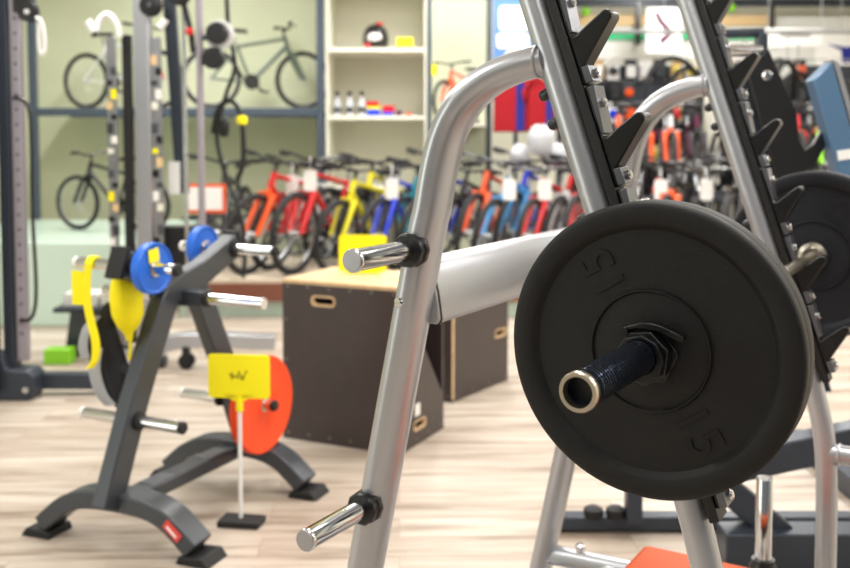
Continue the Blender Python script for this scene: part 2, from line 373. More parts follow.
obj('end_ring', MB().annulus([(0.0262, 0.0), (0.0268, -0.002), (0.0268, -0.010), (0.0255, -0.013), (0.0205, -0.013), (0.0195, -0.010), (0.0195, 0.0)], (0, -0.266, BZ), (0, 1, 0), 40), 'steel', SL, label='bright steel end ring')
obj('end_plug', MB().lathe([(0.0204, 0), (0.0204, 0.004), (0.006, 0.006), (0, 0.006)], (0, -0.25, BZ), (0, 1, 0), 24), 'black', SL)
rg = MB()
for i in range(26): rg.annulus([(0.0254, 0), (0.0259, 0.0018), (0.0254, 0.0036)], (0, -0.25 + i * 0.0085, BZ), (0, 1, 0), 32)
obj('sleeve_ridges', rg, 'dark_steel', SL)
obj('sleeve', MB().lathe([(0.0255, 0), (0.0255, 0.40)], (0, 1.385, BZ), (0, 1, 0), 32), 'dark_steel', bar)

def plate(loc_y, label, m, front, angs, grp):
    t = thing('weight_plate', label, 'weight plate', (BK_[0] + math.sin(R(31))*loc_y, BK_[1] + math.cos(R(31))*loc_y, BZ - 0.225), A31, grp)
    z = 0.225
    KS = 1.018   # y=0 is the visible face, body runs to +0.07
    prof = [(0.0262, 0.006), (0.060, 0.006), (0.0885, 0.009), (0.0905, 0.0045), (0.0925, 0.0045), (0.0945, 0.0105), (0.183, 0.0105), (0.1895, 0.003), (0.194, 0.0), (0.216, 0.0), (0.222, 0.002), (0.225, 0.006),
            (0.225, 0.028), (0.2243, 0.030), (0.225, 0.032), (0.225, 0.064), (0.222, 0.068), (0.216, 0.07), (0.194, 0.07), (0.186, 0.06), (0.09, 0.06), (0.086, 0.066), (0.0262, 0.066)]
    prof = [(r_*KS if r_ > 0.05 else r_, q_) for r_, q_ in prof]
    obj('disc', MB().annulus(prof, (0, 0, z), (0, 1, 0), 128), m, t)
    obj('steel_hub', MB().annulus([(0.0258, 0.004), (0.033, 0.004), (0.033, 0.066), (0.0258, 0.066)], (0, 0, z), (0, 1, 0), 40), 'matt_black', t)
    for (th, rot) in angs:
        o = Vector((0.137*math.cos(R(th)), 0.0105, z + 0.137*math.sin(R(th))))
        mt = frame(o, (math.cos(R(rot)), 0, math.sin(R(rot))), (-math.sin(R(rot)), 0, math.cos(R(rot))), (0, -1, 0))
        me = text_mesh('15', 0.080, 0.0024, mt)
        obj('number', me, 'rubber_num' if m == 'rubber' else m, t, 0.0008, label='raised black number 15')
    return t
plate(0.0, 'large black rubber weight plate marked 15, nearest, on the near end of the barbell', 'rubber', True, [(-57, -57), (123, 123)], 'black plates on the barbell')
plate(1.382, 'black rubber weight plate marked 15 behind the far upright, at the far barbell end', 'rubber_far', True, [(66, 58), (246, 238)], 'black plates on the barbell')

cl = thing('barbell_clamp', 'black lock collar clamped on the barbell sleeve against the nearest plate', 'barbell clamp', BK_, A31)
octo = lambda r, n, ph, sx=1: [(r*sx*math.cos(2*math.pi*i/n + ph), r*math.sin(2*math.pi*i/n + ph)) for i in range(n)]
def ringprism(mb, ro, n, ph, ri, y0, y1):
    O = octo(ro, n, ph); 
    k = 4; outer = []
    for i in range(n):
        for j in range(k):
            f = j / k; outer.append((O[i][0]*(1-f) + O[(i+1) % n][0]*f, O[i][1]*(1-f) + O[(i+1) % n][1]*f))
    inn = [(ri*x/math.hypot(x, z), ri*z/math.hypot(x, z)) for x, z in outer]
    rs = []
    for pts, y in ((outer, y0), (outer, y1), (inn, y1), (inn, y0)): rs.append([mb.bm.verts.new((x, y, BZ + z - (0.004 if pts is outer else 0))) for x, z in pts])
    return mb.loft(rs, close=True)
obj('clamp_ring', ringprism(MB(), 0.043, 7, 0.35, 0.0262, -0.030, -0.004), 'black_gloss', cl, 0.002)
obj('clamp_flange', ringprism(MB(), 0.048, 6, 0.1, 0.0262, -0.004, 0.005), 'black', cl, 0.0015)
obj('clamp_flange', ringprism(MB(), 0.037, 9, 0.1, 0.0262, -0.042, -0.031), 'black_gloss', cl, 0.0015)
obj('lever', MB().bar([(-0.030, -0.018, BZ + 0.036), (-0.004, -0.018, BZ + 0.044), (0.024, -0.016, BZ + 0.042), (0.060, -0.012, BZ + 0.028)], [0.007, 0.010, 0.010, 0.008], 0.020, (0, 1, 0), smooth=4), 'black_gloss', cl, 0.0015)
obj('lever_pin', MB().cyl((-0.027, -0.034, BZ + 0.033), (-0.027, -0.002, BZ + 0.033), 0.006, seg=14), 'black_gloss', cl)

# ---------------------------------------------------------------- orange bench inside the rack
bn = thing('weight_bench', 'orange vinyl padded flat bench standing inside the squat rack', 'bench', (RK[0] + 0.72*math.sin(R(31)), RK[1] + 0.72*math.cos(R(31)), 0), A31)
obj('pad', MB().box((0.30, 0, 0.395), (1.20, 0.30, 0.06)), 'orange_vinyl', bn, 0.018)
obj('pad_board', MB().box((0.30, 0, 0.356), (1.14, 0.26, 0.018)), 'black', bn)
obj('bench_frame', MB().box((0.30, 0, 0.317), (1.0, 0.06, 0.06)), 'slate_dk', bn, 0.004)
for x in (-0.12, 0.72):
    obj('leg', MB().box((x, 0, 0.165), (0.06, 0.06, 0.25)), 'slate_dk', bn, 0.004)
    obj('foot', MB().box((x, 0, 0.022), (0.07, 0.40, 0.044)), 'slate_dk', bn, 0.006)

# ================================================================ PLATE TREE
PT = Vector((-0.907, 3.69, 0)); PA = R(-25.5)
tree = thing('plate_tree', 'dark grey crossed-leg weight plate tree with arched feet and chrome pegs', 'weight plate rack', PT, PA)
# local x: peg direction (towards camera right), local y: away from camera
for s in (-1, 1):
    y = 0.335 * s
    arch = [(-0.315, y, 0.045), (-0.27, y, 0.085), (-0.21, y, 0.130), (-0.13, y, 0.158), (0, y, 0.166), (0.13, y, 0.158), (0.21, y, 0.130), (0.27, y, 0.085), (0.315, y, 0.045)]
    rt4 = Matrix.Rotation(R(4), 4, 'Z')
    ar = obj('arched_foot', MB().bar([rt4 @ Vector((a[0], 0, a[2])) for a in arch], 0.062, 0.105, rt4 @ Vector((0, 1, 0)), smooth=4), 'slate', tree, 0.006); ar.location = (0, y, 0)
    for q in (-1, 1): obj('foot_pad', MB().prism([(-0.066, 0), (0.062, 0), (0.05, 0.026), (-0.04, 0.032)] if q < 0 else [(-0.062, 0), (0.066, 0), (0.04, 0.032), (-0.05, 0.026)], rt4 @ frame((0.325*q, 0, 0.0), (1, 0, 0), (0, 0, 1), (0, -1, 0)), 0.125), 'matt_black', ar, 0.005)
    lg = [(0, 0.405*s, 0.15), (0, 0.262*s, 0.49), (0, 0.112*s, 0.79), (0, 0.078*s, 0.84), (0, 0.02*s, 0.865), (0, -0.12*s, 0.90), (0, -0.325*s, 0.985)]
    L = obj('leg', MB().bar(lg, 0.092, 0.062 if s < 0 else 0.058, (1, 0, 0)), 'slate', tree, 0.006)
    obj('end_cap', MB().box((0, -0.33*s, 0.985), (0.072, 0.020, 0.112), Matrix.Rotation(R(-21*s), 4, 'X')), 'matt_black', L, 0.003)
    # pegs
    for (py, pz) in ((-0.290*s, 0.968), (0.275*s, 0.425 if s < 0 else 0.365)):
        for q in (-1, 1):
            pg = obj('peg', MB().lathe([(0.0205, 0), (0.0205, 0.185)], (0.031*q, py, pz), (q, 0, 0), 24), 'chrome', tree)
            obj('peg_cap', MB().lathe([(0.0212, 0), (0.0212, 0.014), (0.017, 0.018), (0, 0.018)], (0.214*q, py, pz), (q, 0, 0), 20), 'matt_black' if q > 0 else 'white', pg)
            obj('peg_collar', MB().lathe([(0.031, 0), (0.031, 0.014), (0.024, 0.018), (0, 0.018)], (0.029*q, py, pz), (q, 0, 0), 20), 'matt_black', pg)
for q in (-1, 1):
    pg = obj('peg', MB().lathe([(0.0205, 0), (0.0205, 0.255)], (0.115*q, 0, 0.82), (q, 0, 0), 24), 'chrome', tree)
    obj('peg_collar', MB().lathe([(0.031, 0), (0.031, 0.014), (0.024, 0.018), (0, 0.018)], (0.113*q, 0, 0.82), (q, 0, 0), 20), 'matt_black', pg)
obj('peg_block', MB().box((0, 0, 0.82), (0.23, 0.06, 0.06)), 'slate', tree, 0.006)
obj('spine', MB().box((0, 0, 0.150), (0.085, 0.66, 0.05)), 'slate', tree, 0.006)
obj('spine_plate', MB().box((0, -0.15, 0.1765), (0.07, 0.12, 0.004)), 'bracket', tree, 0.001)
obj('spine_plate', MB().box((0.0, 0.17, 0.1765), (0.07, 0.12, 0.004)), 'bracket', tree, 0.001)
rl = obj('maker_label', MB().box((0, 0, 0), (0.075, 0.003, 0.034)), 'red_label', tree, label='small red and white label')
rl.location = (0.252, -0.372, 0.107); rl.rotation_euler = (0, R(38), 0)
obj('label_stripe', MB().box((0, -0.002, -0.003), (0.05, 0.002, 0.008)), 'white', rl)
def TW(x, y, z):   # tree-local to world
    c, s = math.cos(PA), math.sin(PA); return (PT.x + c*x - s*y, PT.y + s*x + c*y, z)
def small_plate(lx, ly, pz, r, th, m, name, label, group=None, label_tag=False):
    p = TW(lx, ly, pz - 0.0); t = thing('weight_plate', label, 'weight plate', (p[0], p[1], pz), PA, group)
    h = th/2
    obj('disc', MB().annulus([(0.0225, -h), (r*0.25, -h), (r*0.30, -h*0.72), (r*0.86, -h*0.72), (r*0.92, -h), (r*0.98, -h), (r, -h*0.7), (r, h*0.7), (r*0.98, h), (r*0.92, h), (r*0.86, h*0.72), (r*0.30, h*0.72), (r*0.25, h), (0.0225, h)], (0, 0, 0), (1, 0, 0), 64), m, t)
    obj('hub_ring', MB().annulus([(0.0215, -h*1.05), (0.028, -h*1.05), (0.028, h*1.05), (0.0215, h*1.05)], (0, 0, 0), (1, 0, 0), 32), 'steel', t)
    if label_tag: obj('sticker', MB().box((h*1.0 + 0.001, -0.012, r*0.52), (0.002, 0.05, 0.045), Matrix.Rotation(R(8), 4, 'X')), 'yellow', t, label='yellow price sticker')
    return t
small_plate(0.115, -0.290, 0.968, 0.088, 0.036, 'blue_plate', 'b', 'small blue weight plate with yellow sticker on the near top peg', 'blue weight plates', True)
small_plate(-0.125, 0.290, 0.968, 0.085, 0.036, 'blue_plate', 'b', 'small blue weight plate on the farther top peg, half hidden by the grey leg', 'blue weight plates')
small_plate(0.165, 0.275, 0.365, 0.192, 0.036, 'orange_plate', 'o', 'large orange weight plate on the lower peg behind the yellow sign')

# hanging goods on the near left peg
def near_peg(dx): return TW(dx, -0.290, 0.968)
bp = near_peg(-0.050)
pouch = thing('hanging_pouch', 'yellow cloth pouch hanging beside the blue plate', 'pouch', bp, PA)
mb = MB(); rings = []
for (z, wx, wy, ox) in [(0.02, .012, .03, -.0), (-0.01, .025, .045, -.0), (-0.05, .042, .06, .0), (-0.10, .05, .066, .004), (-0.16, .048, .062, .01), (-0.20, .032, .045, .012), (-0.225, .014, .02, .012), (-0.25, .01, .012, .016)]:
    rings.append(mb.ring(Vector((ox, 0.05, z - 0.02)), Vector((wx, 0, 0)), Vector((0, wy, 0)), 20))
mb.loft(rings); obj('pouch_body', mb, 'yellow_cloth', pouch)
obj('drawstring', MB().tube([(0.014, 0.05, -0.25), (0.02, 0.05, -0.29), (0.012, 0.05, -0.34)], 0.006, 8, smooth=4), 'yellow_cloth', pouch)
obj('hanging_loop', MB().tube([Vector((0, 0.027*math.cos(q), 0.0 + 0.027*math.sin(q))) for q in [2*math.pi*j/14 for j in range(14)]], 0.005, 8, close=True), 'yellow_cloth', pouch)
st = thing('yellow_strap', 'yellow webbing strap looped over the upper left chrome peg', 'strap', near_peg(-0.165), PA)
for (dx, zz, wd) in ((-0.035, -0.125, 0.045),):
    obj('strap_tag', MB().box((dx, -0.024, zz + 0.04), (0.05, 0.005, 0.12)), 'yellow_cloth', st)
obj('strap_loop', MB().tube([Vector((0.02, 0.026*math.cos(q), 0.026*math.sin(q))) for q in [math.pi*j/8 for j in range(9)]], (0.0035, 0.018), 12, ref=(1, 0, 0)), 'yellow_cloth', st)
obj('strap_band', MB().tube([(0.02, -0.026, 0.0), (0.01, -0.026, -0.06), (0.012, -0.026, -0.14), (0.03, -0.03, -0.20), (0.055, -0.035, -0.27), (0.05, -0.035, -0.33), (0.02, -0.03, -0.365)], (0.0035, 0.02), 12, ref=(0.94, 0, 0.2), smooth=4), 'yellow_cloth', st)
def glove(cx, cz, tilt, label, m1, m2, s=1):
    t = thing('training_glove', label, 'glove', (near_peg(cx)[0], near_peg(cx)[1] + 0.05, cz), PA, 'gloves hanging from the peg')
    rot = Matrix.Rotation(R(tilt), 4, 'Y')
    mb = MB(); rings = []
    for (z, wx, wy, ox) in [(0.14, .018, .012, .0), (0.12, .034, .022, .0), (0.06, .042, .028, .0), (0.0, .047, .032, .0), (-0.06, .042, .03, .004), (-0.11, .03, .024, .01), (-0.13, .012, .01, .014)]:
        rings.append(mb.ring(rot @ Vector((ox*s, 0, z*s)), rot @ Vector((wx*s, 0, 0)), Vector((0, wy*s, 0)), 18))
    mb.loft(rings); obj('glove_body', mb, m1, t)
    obj('glove_cuff', MB().tube([rot @ Vector((-0.035*s, -0.02, 0.07*s)), rot @ Vector((-0.058*s, -0.025, 0.01*s)), rot @ Vector((-0.052*s, -0.025, -0.06*s)), rot @ Vector((-0.03*s, -0.02, -0.10*s))], (0.008, 0.036*s), 12, ref=(0.9, -0.3, 0.2), smooth=4), m2, t, label='grey strap')
    obj('glove_thumb', MB().tube([rot @ Vector((0.03*s, 0, 0.0)), rot @ Vector((0.062*s, -0.005, -0.03*s)), rot @ Vector((0.066*s, -0.005, -0.07*s))], [0.02*s, 0.019*s, 0.017*s, 0.015*s, 0.013*s, 0.012*s, 0.011*s, 0.009*s, 0.007*s], 10, smooth=4), m1, t)
glove(-0.135, 0.700, 22, 'black training glove with grey strap hanging below the yellow strap', 'black_cloth', 'grey_cloth', 0.95)
glove(-0.080, 0.590, -14, 'black glove with grey strap, lowest of those hanging beside the grey leg', 'black_cloth', 'grey_cloth', 1.2)

# ---------------------------------------------------------------- yellow sign on a floor stand
sg = thing('sign_stand', 'yellow price sign on a thin white pole with black base, standing on the floor', 'sign stand', (-0.673, 3.576, 0), R(-6))
obj('stand_base', MB().prism([(-0.078, -0.045), (0.078, -0.05), (0.085, 0.04), (-0.07, 0.05)], frame((0, 0, 0.012), (1, 0, 0), (0, 1, 0), (0, 0, 1)), 0.024), 'matt_black', sg, 0.005)
obj('pole', MB().cyl((0, 0, 0.02), (0, 0, 0.46), 0.0075, seg=14), 'white', sg)
obj('pole_cap', MB().cyl((0, 0, 0.42), (0, 0, 0.48), 0.013, seg=14), 'yellow', sg)
def rrect(w, h, r, n=5):
    out = []
    for (cx, cy, a0) in ((w/2-r, h/2-r, 0), (-w/2+r, h/2-r, 90), (-w/2+r, -h/2+r, 180), (w/2-r, -h/2+r, 270)):
        for i in range(n+1): a = R(a0 + 90*i/n); out.append((cx + r*math.cos(a), cy + r*math.sin(a)))
    return out
sb = obj('sign_board', MB().prism(rrect(0.228, 0.160, 0.014), frame((0.0, -0.004, 0.548), (1, 0, 0), (0, 0, 1), (0, -1, 0)), 0.008), 'yellow', sg, 0.001)
sb.data.transform(Matrix.Identity(4))
obj('sign_neck', MB().prism([(-0.06, 0.012), (0.06, 0.012), (0.018, -0.012), (-0.018, -0.012)], frame((0, -0.004, 0.470), (1, 0, 0), (0, 0, 1), (0, -1, 0)), 0.008), 'yellow', sg)
rr = random.Random(3)
ik = MB().tube([(-0.034 + 0.0042*i + rr.uniform(-0.002, 0.002), -0.0085, 0.552 + rr.uniform(-0.019, 0.019)) for i in range(17)], (0.0017, 0.0005), 6, ref=(0, 1, 0), smooth=2)
obj('sign_marks', ik, 'ink', sb, label='faded dark marks')

# ================================================================ PLYO BOXES
def slot_pts(w, h, n=8):
    r = h/2; out = []
    for i in range(n+1): a = R(-90 + 180*i/n); out.append((w/2 - r + r*math.cos(a), r*math.sin(a)))
    for i in range(n+1): a = R(90 + 180*i/n); out.append((-w/2 + r + r*math.cos(a), r*math.sin(a)))
    return out
def hole_panel(mb, w, h, d, cx, cz, sw, sh, mtx):
    """board w x h (local xy, centred) with a slot hole at (cx,cz)"""
    sl = slot_pts(sw, sh); n = len(sl); outer = []
    for (x, y) in sl:
        # project from the slot centre onto the rectangle
        dx, dy = x, y; fx = ((w/2 - cx) if dx > 0 else (w/2 + cx)) / max(abs(dx), 1e-6); fy = ((h/2 - cz) if dy > 0 else (h/2 + cz)) / max(abs(dy), 1e-6)
        k = min(fx, fy); outer.append((cx + dx*k, cz + dy*k))
    # add corners by snapping the nearest point
    for (qx, qy) in ((w/2, h/2), (-w/2, h/2), (-w/2, -h/2), (w/2, -h/2)):
        j = min(range(n), key=lambda i: (outer[i][0]-qx)**2 + (outer[i][1]-qy)**2); outer[j] = (qx, qy)
    inn = [(cx + x, cz + y) for x, y in sl]
    rs = [[mb.bm.verts.new(mtx @ Vector((x, y, z))) for x, y in pts] for pts, z in ((outer, -d/2), (outer, d/2), (inn, d/2), (inn, -d/2))]
    return mb.loft(rs, close=True), inn
def plyo(label, loc, rz, W, D, Hh, slots):
    t = thing('plyo_box', label, 'plyometric box', loc, rz, 'plyo boxes')
    e = 0.018
    # local x right along front, y back, origin at the front right bottom corner; front at y=0
    mf = frame((-W/2, e/2, Hh/2), (1, 0, 0), (0, 0, 1), (0, -1, 0))
    ms = frame((-e/2, D/2, Hh/2), (0, 1, 0), (0, 0, 1), (1, 0, 0))
    if 'front' in slots:
        cx, cz = slots['front']; mb, _ = hole_panel(MB(), W - 0.004, Hh - 2*e, e, cx, cz, 0.115, 0.036, mf); obj('front_board', mb, 'plyface', t)
        ib = MB(); rs = [[ib.bm.verts.new(mf @ Vector((cx + x*k, cz + y*k2, z))) for x, y in slot_pts(0.115, 0.036)] for k, k2, z in ((1.0, 1.0, -0.0085), (1.13, 1.4, 0.0098), (0.97, 0.92, 0.0098), (0.95, 0.9, -0.0085))]
        obj('slot_edge', ib.loft(rs, close=True), 'plyedge', t, label='pale bare edge of the hand slot')
    else: obj('front_board', MB().box((-W/2, e/2, Hh/2), (W - 0.004, e, Hh - 2*e)), 'plyface', t)
    if 'side' in slots:
        cx, cz = slots['side']; mb, _ = hole_panel(MB(), D - 2*e, Hh - 2*e, e, cx, cz, 0.115, 0.036, ms); obj('side_board', mb, 'plyface', t)
        ib = MB(); rs = [[ib.bm.verts.new(ms @ Vector((cx + x*k, cz + y*k2, z))) for x, y in slot_pts(0.115, 0.036)] for k, k2, z in ((1.0, 1.0, -0.0085), (1.13, 1.4, 0.0098), (0.97, 0.92, 0.0098), (0.95, 0.9, -0.0085))]
        obj('slot_edge', ib.loft(rs, close=True), 'plyedge', t, label='pale bare edge of the hand slot')
    else: obj('side_board', MB().box((-e/2, D/2, Hh/2), (e, D - 2*e, Hh - 2*e)), 'plyface', t)
    obj('back_board', MB().box((-W/2, D - e/2, Hh/2), (W - 0.004, e, Hh - 2*e)), 'plyface', t)
    obj('side_board', MB().box((-W + e/2 + 0.0, D/2, Hh/2), (e, D - 2*e, Hh - 2*e)), 'plyface', t)
    obj('base_board', MB().box((-W/2, D/2, e/2), (W, D, e)), 'plyface', t)
    obj('top_board', MB().box((-W/2, D/2, Hh - e/2), (W, D, e)), 'plyedge', t, 0.001, label='pale wooden top board')
    obj('corner_edge', MB().box((0.001, 0.007, Hh/2), (0.004, 0.018, Hh - 2*e)), 'plyedge', t, label='pale bare wood corner edge')
    pts = [((-W + 0.03 + (W - 0.06)*i/5, 0, z), (0, -1, 0)) for i in range(6) for z in (0.03, Hh - 0.032)]
    pts += [((0, 0.04 + (D - 0.08)*i/3, z), (1, 0, 0)) for i in range(4) for z in (0.03, Hh - 0.032)] + [((-W + 0.02, 0, Hh*i/4), (0, -1, 0)) for i in range(1, 4)]
    for c_, n_ in pts: obj('screw', MB().lathe([(0.006, 0), (0.005, 0.0015), (0, 0.0015)], c_, n_, 10), 'screw', t)
    return t
bx1 = plyo('tall dark brown plywood jump box with pale top carrying the yellow card', (-0.111, 4.347, 0), R(-25.8), 0.615, 0.465, 0.75, {'front': (-0.085, 0.285), 'side': (-0.03, -0.285)})
tg = obj('paper_tag', MB().box((0, 0, 0), (0.003, 0.05, 0.055)), 'paper', bx1, label='white paper tag'); tg.location = (0.003, 0.17, 0.165)
bx2 = plyo('dark brown plywood jump box behind the taller one, near the bicycles', (0.143, 5.211, 0), R(-34.2), 0.50, 0.60, 0.62, {'side': (0.21, -0.02)})

ys = thing('price_card', 'yellow price card standing on top of the tall plywood box', 'price card', (-0.300, 4.79, 0.75), R(-4))
obj('card', MB().prism(rrect(0.232, 0.178, 0.016), frame((0, 0, 0.098), (1, 0, 0), (0, 0.08, 1), (0, -1, 0.08)), 0.006), 'yellow', ys)
obj('card_foot', MB().box((0, 0.012, 0.006), (0.16, 0.06, 0.012)), 'yellow', ys, 0.003)

# ================================================================ MACHINE BEHIND, RIGHT
mc = thing('weight_machine', 'dark slate and blue-grey weight bench machine behind the rack at right', 'gym machine', (1.40, 3.50, 0), 0)
def mq(pts): return [((px - 425)*0.0035 - 1.40, H - (py - 132)*0.0035) for px, py in pts]   # outline traced at the machine's own depth
def panel(name, pts, y, d, m, par, bev=0.004, label=None):
    return obj(name, MB().prism(pts, frame((0, y, 0), (1, 0, 0), (0, 0, 1), (0, -1, 0)), d), m, par, bev, label=label)
obj('base_rail', MB().box((0.25, -0.28, 0.065), (1.35, 0.12, 0.13)), 'slate_dk', mc, 0.006)
obj('base_rail', MB().box((-0.28, 0.02, 0.035), (1.30, 0.07, 0.05)), 'slate_dk', mc, 0.006)
obj('base_rail', MB().box((0.30, 0.35, 0.045), (0.10, 1.2, 0.09)), 'slate_dk', mc, 0.006)
obj('upper_rail', MB().bar([(-0.47, -0.22, 0.30), (-0.2, -0.22, 0.36), (0.30, -0.22, 0.47)], 0.10, 0.09, (0, 1, 0)), 'slate_dk', mc, 0.006)
obj('diagonal_strut', MB().bar([(-0.46, -0.24, 0.30), (-0.34, -0.24, 0.20), (-0.22, -0.26, 0.10)], 0.09, 0.07, (0, 1, 0)), 'slate_dk', mc, 0.006)
obj('stub_post', MB().box((-0.66, -0.02, 0.11), (0.055, 0.06, 0.12)), 'slate_dk', mc, 0.005)
for x in (-0.80, -0.72): obj('adjuster_knob', MB().lathe([(0.03, 0), (0.035, 0.01), (0.035, 0.03), (0.02, 0.04)], (x, -0.01, 0.06), (0, 0, 1), 14), 'matt_black', mc)
panel('leaning_upright', mq([(740, 72), (752, 58), (845, 400), (822, 400)]), 0.10, 0.08, 'slate_dk', mc)
panel('hook_plate', mq([(744, 68), (766, 50), (795, 113), (798, 140), (804, 150), (812, 144), (821, 128), (826, 142), (817, 160), (800, 176), (778, 180), (760, 124)]), 0.0, 0.02, 'black', mc)
obj('plate_bolt', MB().lathe([(0.018, 0), (0.018, 0.006), (0.012, 0.012), (0, 0.012)], (mq([(764, 76)])[0][0], -0.01, mq([(764, 76)])[0][1]), (0, -1, 0), 20), 'chrome', mc)
obj('top_cross_tube', MB().cyl((-0.36, 0.05, 1.775), (-0.21, 0.05, 1.78), 0.016), 'slate_dk', mc)
obj('top_side_plate', MB().box((-0.215, 0.05, 1.71), (0.03, 0.06, 0.13)), 'slate_dk', mc, 0.004)
obj('roller', MB().cyl((-0.36, 0.03, 1.715), (-0.22, 0.03, 1.715), 0.022), 'chrome', mc)
panel('blue_upright', mq([(805, 81), (823, 63), (934, 420), (905, 420)]), -0.02, 0.08, 'bluegrey', mc, 0.006, label='blue-grey leaning upright')
panel('upright_highlight', mq([(823.5, 62), (829, 64), (940, 420), (934.5, 420)]), -0.02, 0.085, 'silver', mc, 0)  # silver strip stands in for the highlight along the upright's right edge
dc = obj('white_decal', MB().box((0, 0, 0), (0.062, 0.002, 0.034)), 'white', mc); dc.location = (mq([(839, 154)])[0][0], -0.0615, mq([(839, 154)])[0][1]); dc.rotation_euler = (0, R(-8), 0)

# ================================================================ LEFT: CABLE MACHINES
cm = thing('cable_machine', 'slate grey cable machine column with perforated strip at the left edge', 'gym machine', (-2.2, 5.35, 0), 0)
obj('outer_post', MB().box((-0.115, -0.12, 1.35), (0.11, 0.09, 2.6)), 'matt_black', cm, 0.006)
obj('main_column', MB().box((-0.030, 0, 1.35), (0.060, 0.10, 2.6)), 'slate_dk', cm, 0.006)
mb = MB().box((0.034, -0.01, 1.42), (0.056, 0.05, 2.44)); obj('perforated_strip', mb, 'purple_steel', cm, 0.003)
for i in range(30): obj('strip_hole', MB().lathe([(0.008, 0), (0.007, 0.001), (0, 0.001)], (0.035, -0.035, 0.35 + i*0.08), (0, -1, 0), 10), 'black', cm)
ft = obj('base_foot', MB().prism([(-0.17, 0), (0.10, 0), (0.125, 0.05), (0.12, 0.13), (0.09, 0.16), (-0.03, 0.17), (-0.05, 0.25), (-0.12, 0.25), (-0.17, 0.12)], frame((0, -0.02, 0), (1, 0, 0), (0, 0, 1), (0, -1, 0)), 0.16), 'slate_dk', cm, 0.01)
obj('foot_bolt', MB().lathe([(0.02, 0), (0.016, 0.01), (0, 0.01)], (0.075, -0.10, 0.06), (0, -1, 0), 16), 'chrome', ft)
obj('floor_rail', MB().box((0.30, 0.05, 0.075), (0.40, 0.08, 0.085)), 'slate_dk', cm, 0.006)
obj('rail_foot', MB().box((0.50, 0.05, 0.016), (0.09, 0.11, 0.032)), 'matt_black', cm, 0.006)
pu = obj('pulley', MB().lathe([(0.045, -0.02), (0.052, -0.018), (0.04, -0.004), (0.04, 0.004), (0.052, 0.018), (0.045, 0.02)], (0.115, -0.04, 2.06), (0.1, 1, 0), 28), 'black', cm)
obj('pulley_axle', MB().cyl((0.115, -0.075, 2.06), (0.115, 0.0, 2.06), 0.012), 'white', pu)
obj('pulley_bracket', MB().box((0.08, -0.03, 2.14), (0.09, 0.05, 0.16)), 'black', cm, 0.005)
obj('top_beam', MB().box((0.02, 0, 2.68), (0.35, 0.1, 0.08)), 'slate_dk', cm, 0.006)
hd = obj('handle_clip', MB().tube([(0.16, -0.06, 2.03), (0.185, -0.06, 2.01), (0.20, -0.06, 1.95), (0.20, -0.06, 1.86), (0.178, -0.06, 1.84), (0.172, -0.06, 1.93), (0.175, -0.06, 2.0)], 0.011, 10, smooth=4), 'white', cm)
obj('cable', MB().tube([(0.03, -0.06, 1.61), (0.075, -0.07, 1.605), (0.118, -0.08, 1.55), (0.128, -0.08, 1.40), (0.125, -0.08, 1.0), (0.135, -0.08, 0.60), (0.11, -0.08, 0.45), (0.04, -0.06, 0.42)], 0.010, 10, smooth=5), 'black', cm)

# functional trainer in the middle distance
ftn = thing('functional_trainer', 'tall silver and black cable trainer with slim guide rods and round black pads', 'gym machine', (-1.72, 6.05, 0), 0)
X = lambda px, dy=0: (px - 425) / 1000.0 * (6.05 + dy) + 1.72
obj('column', MB().box((X(145), 0, 1.32), (0.095, 0.09, 2.56)), 'silver', ftn, 0.008)
obj('black_post', MB().box((X(130), -0.02, 1.08), (0.05, 0.06, 1.86)), 'matt_black', ftn, 0.006)
for px, ry in ((116, -0.05), (159, -0.02)):
    s = obj('number_strip', MB().box((X(px), ry, 1.22), (0.055, 0.02, 1.55)), 'rim', ftn, 0.002)
    for j in range(21):
        colr = ['rim', 'paper', 'black', 'yellow', 'bracket', 'cream', 'slate', 'tan', 'black'][(j*5 + px) % 9]
        obj('number_label', MB().box((X(px) + (0.012 if j % 2 else -0.012), ry - 0.012, 0.50 + j*0.068), (0.036, 0.004, 0.03 + 0.015*(j % 3))), colr, s)
obj('guide_rod', MB().cyl((X(185), 0.02, 0.3), (X(185), 0.02, 2.6), 0.013), 'chrome', ftn)
obj('guide_rod', MB().cyl((X(205), -0.10, 0.3), (X(205), -0.10, 2.6), 0.021), 'purple_steel', ftn)
obj('leaning_column', MB().bar([(X(166), 0.12, 2.35), (X(176), 0.12, 1.25), (X(178), 0.12, 1.05)], 0.075, 0.05, (0, 1, 0)), 'slate_dk', ftn, 0.006)
obj('placard', MB().box((X(172), 0.05, 1.15), (0.07, 0.006, 0.20)), 'white', ftn, label='white placard')
obj('top_beam', MB().box((X(165), 0.02, 2.64), (0.62, 0.10, 0.08)), 'slate_dk', ftn, 0.006)
obj('weight_stack', MB().box((X(176), 0.12, 0.68), (0.36, 0.16, 0.34)), 'matt_black', ftn, 0.004)
for px, pz in ((158, 2.175), (186, 2.24)):
    p = obj('pulley', MB().lathe([(0.058, -0.02), (0.066, -0.017), (0.054, -0.004), (0.054, 0.004), (0.066, 0.017), (0.058, 0.02)], (X(px), -0.10, pz), (0.12, 1, 0), 28), 'black', ftn)
    obj('pulley_axle', MB().cyl((X(px), -0.14, pz), (X(px), -0.06, pz), 0.014), 'bracket', p)
obj('pulley_arm', MB().bar([(X(188), -0.08, 2.22), (X(196), -0.08, 2.02), (X(198), -0.08, 1.9)], 0.03, 0.03, (0, 1, 0)), 'black', ftn)
obj('red_tip', MB().ball((X(196), -0.12, 2.02), 0.024), 'red', ftn, label='red tip')
obj('white_handle', MB().tube([(X(97), -0.12, 2.08), (X(103), -0.12, 2.02)], 0.026, 14), 'white', ftn)
